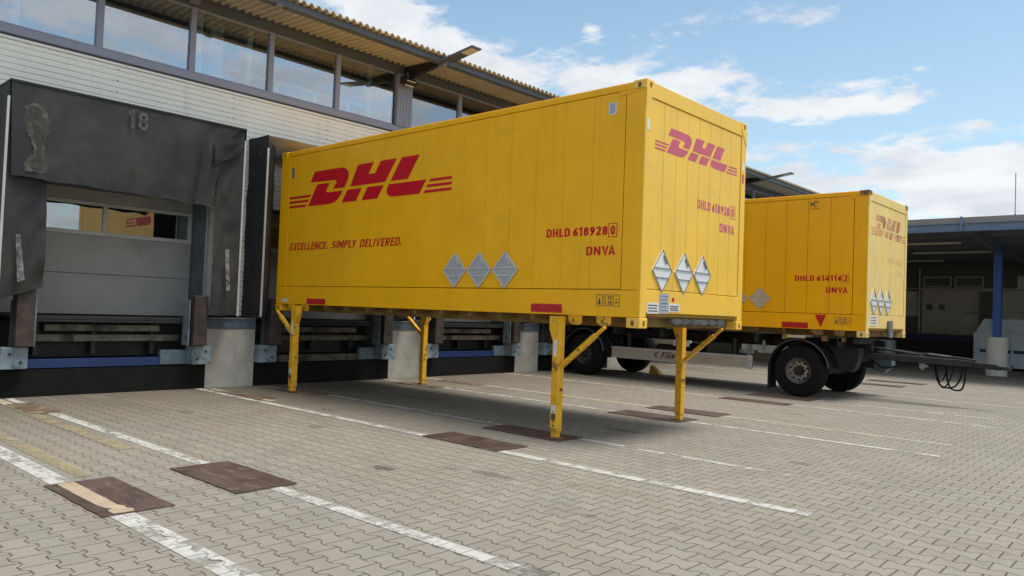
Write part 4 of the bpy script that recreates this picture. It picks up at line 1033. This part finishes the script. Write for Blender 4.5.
# ------------------------------------------------------------------ dock shelters
XF = -7.60
def wob(u, v, s, a): return a*mnoise.noise(Vector((u*3+s, v*3, s*1.7)))
def shelter(c, label, docked, num=None):
    c = c+.10
    t = thing('dock_shelter', (XW, c, 1.26), label, 'dock shelter', 'dock shelters over the gates')
    h = 1.765; zt = 4.46; zb = 1.25
    for s in (-1, 1):
        y = c+s*h
        k = MB().sheet(lambda u, v: (XW+.02+(XF-XW-.03)*u, y-s*.012*math.sin(PI*u)+wob(u, v*3, s+c, .02), zb+(zt+.02-zb)*v), 8, 30, .006)
        k.build('side_curtain', 'fabric_dark', t, smooth=True)
        k = MB(); k.box(XF-.02, XF+.004, y-.016, y+.016, zb, zt-.22 if s < 0 else zt-.18); k.build('edge_trim', 'trim', t, bevel=.003)
    k = MB().sheet(lambda u, v: (XW+.02+(XF-XW-.03)*u, c-h+2*h*v, zt+.015-.012*u), 4, 20, .006); k.build('top_curtain', 'fabric_dark', t, smooth=True)
    # front side flaps
    for s in (-1, 1):
        wf = .50 if s < 0 else .40
        if docked:
            fn = lambda u, v: (XF-.02-.34*u**1.6-wob(u, v*3, s*5+c, .03), c+s*(h-.01)-s*.33*u**.9, zb+.02+(3.05)*v)
        else:
            fn = lambda u, v: (XF-.02+.0+(-.05*u)+wob(u, v*3.5, s*5+c, .05)*u+.02*math.sin(v*9+s)*u, c+s*(h-.01)-s*wf*u-s*.07*u*(1-v), zb+.02+(3.17)*v+(1-v)*((.14+.20*u) if s < 0 else .0))
        k = MB().sheet(fn, 12, 44, .008); sf = k.build('side_flap', 'fabric', t, smooth=True)
        if not docked:
            k = MB()
            if s < 0: q = [(c-1.60, 2.32), (c-1.545, 2.33), (c-1.46, 1.70), (c-1.55, 1.66)]
            else: q = [(c+1.47, 2.38), (c+1.54, 2.38), (c+1.59, 1.68), (c+1.52, 1.68)]
            k.prism(q, (XF+.035, 0, 0), (0, 1, 0), (0, 0, 1), (1, 0, 0), .002); k.build('worn_strip', 'tape', sf)
    # header flap
    if docked:
        k = MB().sheet(lambda u, v: (XF-.34*(1-v)**1.3+wob(u*3, v, 9+c, .03), c-h+2*h*u, zt-.30+.30*v), 30, 10, .008)
        k.build('header_flap', 'fabric_in', t, smooth=True)
    else:
        def hf(u, v):
            # u along Y, v up; slack sheet with a few vertical folds
            y = c-h+.02+(2*h-.05)*u*(1-.155*(1-v)**.45*u**3) + .05*(1-v)*(1-u)
            x = XF+.014+.03*(1-v)*math.sin(u*5.0+.6)+wob(u*2.2, v*.8, 3+c, .03)*(1-v)+.03*math.exp(-((u-.10)/.025)**2)*(1-v)-.06*math.exp(-((u-.86)/.03)**2)*(1-v)**.5
            z = zt-(1.32+.07*u)*(1-v)+.01*math.sin(u*30)*(1-v)
            return (x, y, z)
        k = MB().sheet(hf, 70, 26, .008); hd = k.build('header_flap', 'fabric', t, smooth=True)
        k = MB(); k.box(XF-.01, XF+.03, c-h, c+h, zt-.005, zt+.022); k.build('top_batten', 'dark', t)
        if num:
            text_obj('gate_number', num, ((XF+.062, 0, 0), (0, 1, 0), (0, 0, 1), (1, 0, 0)), (c-.20, c+.10, 4.10, 4.385), 'chalk', hd, .17)
            # worn patch rubbed pale
            pts = []
            prof = [(0, .02), (.05, .10), (.12, .145), (.3, .16), (.45, .13), (.55, .09), (.64, .06), (.75, .07), (.82, .13), (.92, .15), (1, .13)]
            rr = random.Random(3)
            cl = lambda z: c-1.42+.03*math.sin(z*4)
            left = []; right = []
            for i in range(40):
                f = i/39; z = 4.20-f*.98
                for (f0, w0), (f1, w1) in zip(prof, prof[1:]):
                    if f0 <= f <= f1: w = w0+(w1-w0)*(f-f0)/(f1-f0); break
                left.append((cl(z)-w+rr.uniform(-.02, .02), z)); right.append((cl(z)+w+rr.uniform(-.02, .02), z))
            # follow the sheet: small quads in front of it
            k = MB()
            def front(y, z):
                u = (y-(c-h+.02))/(2*h-.05); v = 1-(zt-z)/(1.32+.07*u)
                return hf(u, max(0, min(1, v)))[0]+.010
            vs = []
            for (ya, z), (yb, _) in zip(left, right):
                for j in range(9): 
                    y = ya+(yb-ya)*j/8; vs.append((front(y, z), y, z))
            fs = [(i*9+j, i*9+j+1, (i+1)*9+j+1, (i+1)*9+j) for i in range(39) for j in range(8)]
            k.add(vs, fs); k.build('worn_patch', 'scuff', hd, smooth=True)
            vs = []
            for q, ((ya, z), (yb, _)) in enumerate(zip(left, right)):
                sh = .22+.10*abs(math.sin(q*.7)); ya, yb = ya+(yb-ya)*sh, yb-(yb-ya)*sh*.8
                for j in range(9):
                    y = ya+(yb-ya)*j/8; vs.append((front(y, z)+.004, y, z))
            vs = vs[18:-18]; nr = len(vs)//9
            MB().add(vs, [(i*9+j, i*9+j+1, (i+1)*9+j+1, (i+1)*9+j) for i in range(nr-1) for j in range(8)]).build('worn_patch', 'scuff_in', hd, smooth=True)
            left = []; vs = []
            for i in range(26):
                z = 4.18-i*.04; w = .035+.03*abs(math.sin(i*.5))+rr.uniform(0, .015); y0 = c+1.20+.012*math.sin(i)
                for j in range(5):
                    y = y0-w+2*w*j/4; vs.append((front(y, z), y, z))
            k = MB().add(vs, [(i*5+j, i*5+j+1, (i+1)*5+j+1, (i+1)*5+j) for i in range(25) for j in range(4)]); k.build('worn_patch', 'scuff', hd, smooth=True)
            # torn corner folded back on the right
            k = MB().sheet(lambda u, v: (XF+.05+.05*math.sin(PI*u)*v+wob(u, v, 2, .03), c+1.20+.52*u, 4.20-.40*(1-u)*(1-v)-.55*(1-v)*u*.2+.15*u*v-.04), 10, 8, .008)
            k.build('torn_corner', 'fabric', hd, smooth=True)
    return t
sl = ['black dock shelter numbered 18 with a worn pale patch, over the grey door', 'black dock shelter pressed round the rear of the large swap body', 'black dock shelter hidden behind the large swap body', 'black dock shelter behind the farther swap body']
shelter(centres[1], sl[0], False, '18'); shelter(centres[2], sl[1], True); shelter(centres[3], sl[2], False); shelter(centres[4], sl[3], True)
# loose black flap corner and hook beside the right jamb
k = MB(); k.tube([(-8.0, -.93, 1.95), (-7.98, -.96, 1.75), (-7.97, -1.02, 1.5), (-7.96, -1.06, 1.3)], .045, 10)
tag(k.build('rubber_hose', 'black', smooth=True), 'short black rubber hose hanging at the right side of the grey dock door', 'hose')

# ------------------------------------------------------------------ canopy hall at right
ch = thing('loading_canopy', (0, 22, 0), 'open loading canopy with blue fascia and blue column behind the trailer', 'canopy')
XL, XR = -6.6, 30
k = MB(); k.box(XL, XR, 17.5, 34.2, 4.52, 4.69); k.build('roof', 'roofgrey', ch)
k = MB(); k.box(XL, XR, 17.46, 17.54, 4.30, 4.515); k.box(XL, XR, 17.40, 17.60, 4.28, 4.30); k.box(XL, XR, 17.40, 17.60, 4.50, 4.515); k.build('fascia', 'blue_fascia', ch, bevel=.004)
k = MB()
for i in range(10): k.box(-.52+i*6.2-12.4, -.46+i*6.2-12.4, 17.38, 17.44, 4.30, 4.70) if XL < -.5+i*6.2-12.4 < XR else None
k.build('fascia_joint', 'blue_fascia', ch)
for yy in (19.4, 21.3, 23.2, 25.1, 27, 29, 31):
    k = MB(); k.box(XL, XR, yy-.06, yy+.06, 4.30, 4.50); k.build('purlin', 'beam', ch)
for xx in (-.36, 5.84, 12.0):
    k = MB(); k.prism([(17.6, 4.28), (17.6, 4.42), (22.0, 4.50), (22.0, 3.95), (21.4, 4.02)], (xx-.08, 0, 0), (0, 1, 0), (0, 0, 1), (1, 0, 0), .16); k.box(xx-.08, xx+.08, 22, 33, 4.0, 4.29)
    k.build('cantilever_arm', 'beam', ch)
for xx in (-.36, 5.84, 12.0):
    k = MB(); w = .115
    k.box(xx-w, xx+w, 22-w, 22-w+.025, 1.26, 4.28); k.box(xx-w, xx+w, 22+w-.025, 22+w, 1.26, 4.28); k.box(xx-.012, xx+.012, 22-w+.026, 22+w-.026, 1.26, 4.28)
    k.box(xx-w+.001, xx-w+.021, 22-w+.026, 22+w-.026, 1.26, 4.28)
    cl = k.build('column', 'blue2', ch)
    k = MB().lathe([(0, .0001), (0, .305), (1.24, .305), (1.26, .285), (1.26, .0001)], (xx, 22, 0), 'Z', 40); k.build('column_base', 'concrete_l', cl, smooth=True)
cx = -3.72
k = MB().lathe([(0, .0001), (0, .29), (.98, .29), (1.0, .27), (1.0, .0001)], (cx, 22, 0), 'Z', 40)
tag(k.build('bollard', 'zinc', smooth=True), 'grey round bollard seen under the front edge of the farther swap body', 'bollard')
# platform and back wall
k = MB(); k.box(XL, XR, 30.0, 33.0, 0, 1.05); k.build('platform', 'dark', ch)
k = MB(); k.box(XL, XR, 29.93, 29.998, .95, 1.20); k.build('platform_edge', 'blue', ch)
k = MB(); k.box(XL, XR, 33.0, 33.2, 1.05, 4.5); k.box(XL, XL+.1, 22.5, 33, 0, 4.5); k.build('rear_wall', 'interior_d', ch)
k = MB(); k.box(-5.35, -2.9, 32.93, 32.995, 1.2, 3.28); k.build('wall_panel', 'wall_beige', ch)
k = MB()
for i in range(12): k.box(-2.05, 12, 32.92, 32.995, 1.3+i*.165, 1.455+i*.165)
k.build('wall_panel', 'wall_white', ch)
k = MB()
for a, b in ((-5.3, -4.1), (-3.98, -2.8)):
    k.box(a, b, 32.9, 32.96, 3.84, 3.90); k.box(a, b, 32.9, 32.96, 3.40, 3.46); k.box(a, a+.06, 32.9, 32.96, 3.46, 3.84); k.box(b-.06, b, 32.9, 32.96, 3.46, 3.84)
k.build('window', 'wall_beige', ch)
k = MB()
for a, b, z0, z1 in ((-6.5, -5.45, 2.0, 3.2), (-1.5, 3, 3.36, 3.9)):
    k.box(a, b, 32.9, 32.94, z0, z1)
k.build('window', 'wall_white', ch)
k = MB(); k.box(-3.05, -2.98, 32.86, 32.92, 1.2, 3.28); k.box(-1.45-.6, -1.4-.6, 32.86, 32.92, 1.2, 3.28); k.box(-3.05, -2.0, 32.86, 32.92, 3.22, 3.30); k.box(-2.98, -2.06, 32.88, 32.92, 1.15, 1.25)
dd = k.build('door', 'wall_beige', ch)
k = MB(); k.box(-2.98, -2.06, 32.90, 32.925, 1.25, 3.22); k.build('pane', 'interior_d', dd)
k = MB(); k.box(-5.08, -4.12, 32.86, 32.925, 1.22, 2.05); k.build('cabinet_door', 'wall_beige', ch)
k = MB(); k.box(-3.4, -2.0, 32.4, 32.44, 2.2, 2.24); k.build('handrail', 'zinc', ch)
for a in (-5.15, -4.62):
    k = MB(); k.box(a, a+.26, 32.90, 32.93, 2.33, 2.60); tag(k.build('notice_board', 'interior_d'), 'small dark square notice on the beige canopy wall, %s one' % ('left' if a < -5 else 'right'), 'notice', 'notices on the canopy wall')
for yy, x0, x1 in ((20.3, -4.2, -1.1), (23.8, -3.4, -.8), (27.5, -6, -3.2), (27.5, .2, 6)):
    k = MB(); k.box(x0, x1, yy-.04, yy+.04, 4.20, 4.26); tag(k.build('strip_light', 'trim'), {20.3: 'long pale strip light tube nearest the blue fascia', 23.8: 'long pale strip light tube above the blue column'}.get(yy, 'far pale strip light tube under the canopy ceiling, %s' % ('left' if x0 < -3 else 'right')), 'lamp', 'strip lights under the canopy')
for x in (-5.45, -2.3, 1.2):
    k = MB(); k.cyl((x, 32.85, 1.1), (x, 32.85, 4.3), .05, n=12); k.build('drain_pipe', 'trim', ch)
k = MB(); k.box(XL, XR, 32.86, 32.92, 3.30, 3.36); k.build('wall_rail', 'wall_beige', ch)
# mast on the roof
k = MB(); k.cyl((.62, 18.6, 4.69), (.62, 18.6, 6.05), .012, n=8); k.cyl((.62, 18.6, 4.69), (.62, 18.6, 4.85), .03, n=10)
tag(k.build('antenna_mast', 'zinc'), 'thin grey antenna mast on the canopy roof', 'antenna')
# press container
dm = thing('waste_container', (1, 26.8, 0), 'pale grey blue waste container with dark blue stripe behind the blue column', 'container')
k = MB().prism([(-1.82, .12), (6.2, .12), (6.2, 1.36), (-1.78, 1.36)], (0, 26, 0), (1, 0, 0), (0, 0, 1), (0, 1, 0), 2.2); k.build('hull', 'dumpster', dm, bevel=.02)
k = MB().prism([(-1.78, 1.36), (6.2, 1.36), (6.2, 1.90), (-1.50, 1.90)], (0, 26.08, 0), (1, 0, 0), (0, 0, 1), (0, 1, 0), 2.0); k.build('hopper', 'dumpster', dm, bevel=.02)
k = MB(); k.box(-1.25, .35, 26.02, 26.07, 1.42, 1.86); k.box(.45, 2.4, 26.02, 26.07, 1.42, 1.86); k.build('lid', 'dumpster', dm, bevel=.02)
k = MB(); k.box(-1.6, 6.2, 25.97, 25.998, .64, .76); k.build('stripe', 'blue', dm)
k = MB(); k.box(-1.84, 6.2, 25.95, 25.998, 1.33, 1.38)
for i in range(7): k.box(-1.80+i*1.2, -1.72+i*1.2, 25.94, 25.998, .12, 1.33)
k.box(-1.8, 6.2, 25.94, 25.998, .10, .2); k.build('rib', 'dumpster', dm, bevel=.006)
k = MB()
for i in (0, 1, 2, 3): k.cyl((-1.4+i*2.2, 26.3, .07), (-1.4+i*2.2, 26.5, .07), .07, n=16)
k.build('roller', 'dark', dm)

# ------------------------------------------------------------------ camera
cam = bpy.data.cameras.new('camera'); co = bpy.data.objects.new('camera', cam); C.objects.link(co); scene.camera = co
Fv = Vector((-.67201414, .73991139, .0304651)); Rv = Vector((.74050308, .67101199, .0373912)); Uv = Vector((-.00722373, -.04768692, .99883621))
mw = Matrix((Rv, Uv, -Fv)).transposed().to_4x4(); mw.translation = Vector((4.70333, -7.32194, 1.51105)); co.matrix_world = mw
cam.sensor_width = 36; cam.lens = 764.5471*36/1024; cam.clip_end = 2000; cam.clip_start = .05

# ------------------------------------------------------------------ light and sky
SUN = Vector((.30, .16, .94)).normalized()
el = math.asin(SUN.z); az = math.atan2(SUN.x, SUN.y)
sd = bpy.data.lights.new('sun', 'SUN'); so = bpy.data.objects.new('sun', sd); C.objects.link(so)
sd.energy = 2.4; sd.angle = R(26); sd.color = (1, .955, .89)
so.rotation_euler = SUN.to_track_quat('Z', 'Y').to_euler()
w = bpy.data.worlds.new('World'); scene.world = w; w.use_nodes = True
nt = NT(w.node_tree); bg = w.node_tree.nodes['Background']
sky = nt.new('ShaderNodeTexSky', sky_type='NISHITA'); sky.sun_disc = False; sky.sun_elevation = el; sky.sun_rotation = az
sky.air_density = 1.0; sky.dust_density = 1.0; sky.ozone_density = 1.5; sky.altitude = 200
tc = nt.new('ShaderNodeTexCoord').outputs['Generated']
sep = nt.new('ShaderNodeSeparateXYZ'); nt.put(sep.inputs[0], tc)
X, Y, Z = sep.outputs
AZ = nt.m('MULTIPLY', nt.m('ARCTAN2', Y, X), 180/PI); EL = nt.m('MULTIPLY', nt.m('ARCSINE', Z), 180/PI)
zz = nt.m('ADD', nt.m('MAXIMUM', Z, 0.0), .13)
cv = nt.new('ShaderNodeCombineXYZ'); nt.put(cv.inputs[0], nt.m('DIVIDE', X, zz)); nt.put(cv.inputs[1], nt.m('DIVIDE', Y, zz))
n1 = nt.noise(cv.outputs[0], 1.6, 10, .60, .25)
n2 = nt.noise(cv.outputs[0], 5.5, 10, .60, .3)
nn = nt.m('ADD', nt.m('MULTIPLY', n1, .5), nt.m('MULTIPLY', n2, .5))
def blob(a, e, ra, re, amt, tilt=0.0):
    da = nt.m('SUBTRACT', AZ, a); de = nt.m('SUBTRACT', EL, e)
    de = nt.m('ADD', de, nt.m('MULTIPLY', da, tilt))
    q = nt.m('ADD', nt.m('POWER', nt.m('DIVIDE', da, ra), 2.0), nt.m('POWER', nt.m('DIVIDE', de, re), 2.0))
    return nt.m('MULTIPLY', nt.m('EXPONENT', nt.m('MULTIPLY', q, -1.0)), amt)
B = None
for a in ((129, 17.3, 7, 2.0, .20), (118, 16.8, 4, 1.7, .16), (108.5, 14.6, 4.5, .9, .20), (105, 16.6, 4.2, .55, .16, .12), (105, 11.0, 8.5, 2.2, .175), (109, 11.2, 2.2, .8, -.07), (101.5, 12.2, 2.2, .6, -.06), (109, 15.0, 4, .7, .10), (100, 8, 6, 3.5, .22), (112, 9, 6, 2.2, .14),
          (142, 20.5, 5, 2.6, .20), (112, 20.8, 4, 1.0, .12), (127, 20.5, 1.2, .7, .14), (101, 12.9, 1.4, .6, .14), (118, 21.5, 4, .8, .10), (136, 18, 4, 1.6, .12),
          (123, 13, 9, 2, .10), (115, 13.2, 3.0, 1.0, -.10), (126, 17.8, 4, 1.6, .08),
          (122, 22.8, 16, 1.2, -.10), (103, 18, 2.4, 1.6, -.10), (134, 15.3, 3, 1.0, -.04), (113, 18.4, 4.5, 1.0, -.10), (102.0, 14.5, 3.6, .9, -.06)):
    b = blob(*a); B = b if B is None else nt.m('ADD', B, b)
# elsewhere: scattered fair-weather cloud
far = nt.smooth(nt.m('ABSOLUTE', nt.m('SUBTRACT', AZ, 122.0)), 28, 50, 0.0, .14)
dens = nt.m('ADD', nt.m('ADD', nn, B), far)
cf = nt.smooth(nt.m('ADD', dens, nt.m('MULTIPLY', nt.m('SUBTRACT', nt.noise(cv.outputs[0], 16, 6, .6), .5), .16)), .575, .70)
shade = nt.smooth(nt.noise(cv.outputs[0], 2.2, 6, .6), .35, .7)
low = nt.smooth(EL, 3, 14)
ccol = nt.mix(nt.m('MULTIPLY', shade, .8), (4.7, 4.75, 4.8), (3.0, 3.2, 3.55))
skyc = nt.mix(1.0, sky.outputs[0], (1.02, 1.04, .90), 'MULTIPLY')
haze = nt.mix(nt.m('MULTIPLY', nt.smooth(EL, 0, 26, 1.0, 0.0), .30), skyc, (2.7, 3.3, 4.1))
fin = nt.mix(nt.m('MULTIPLY', cf, .92), haze, ccol)
nt.put(bg.inputs['Color'], fin); bg.inputs['Strength'].default_value = .15

scene.render.engine = 'CYCLES'
scene.view_settings.view_transform = 'Standard'; scene.view_settings.look = 'None'; scene.view_settings.gamma = 1; scene.view_settings.exposure = .45
scene.view_settings.use_curve_mapping = False
scene.render.resolution_x = 1024; scene.render.resolution_y = 576
scene.cycles.max_bounces = 8; scene.cycles.transparent_max_bounces = 12
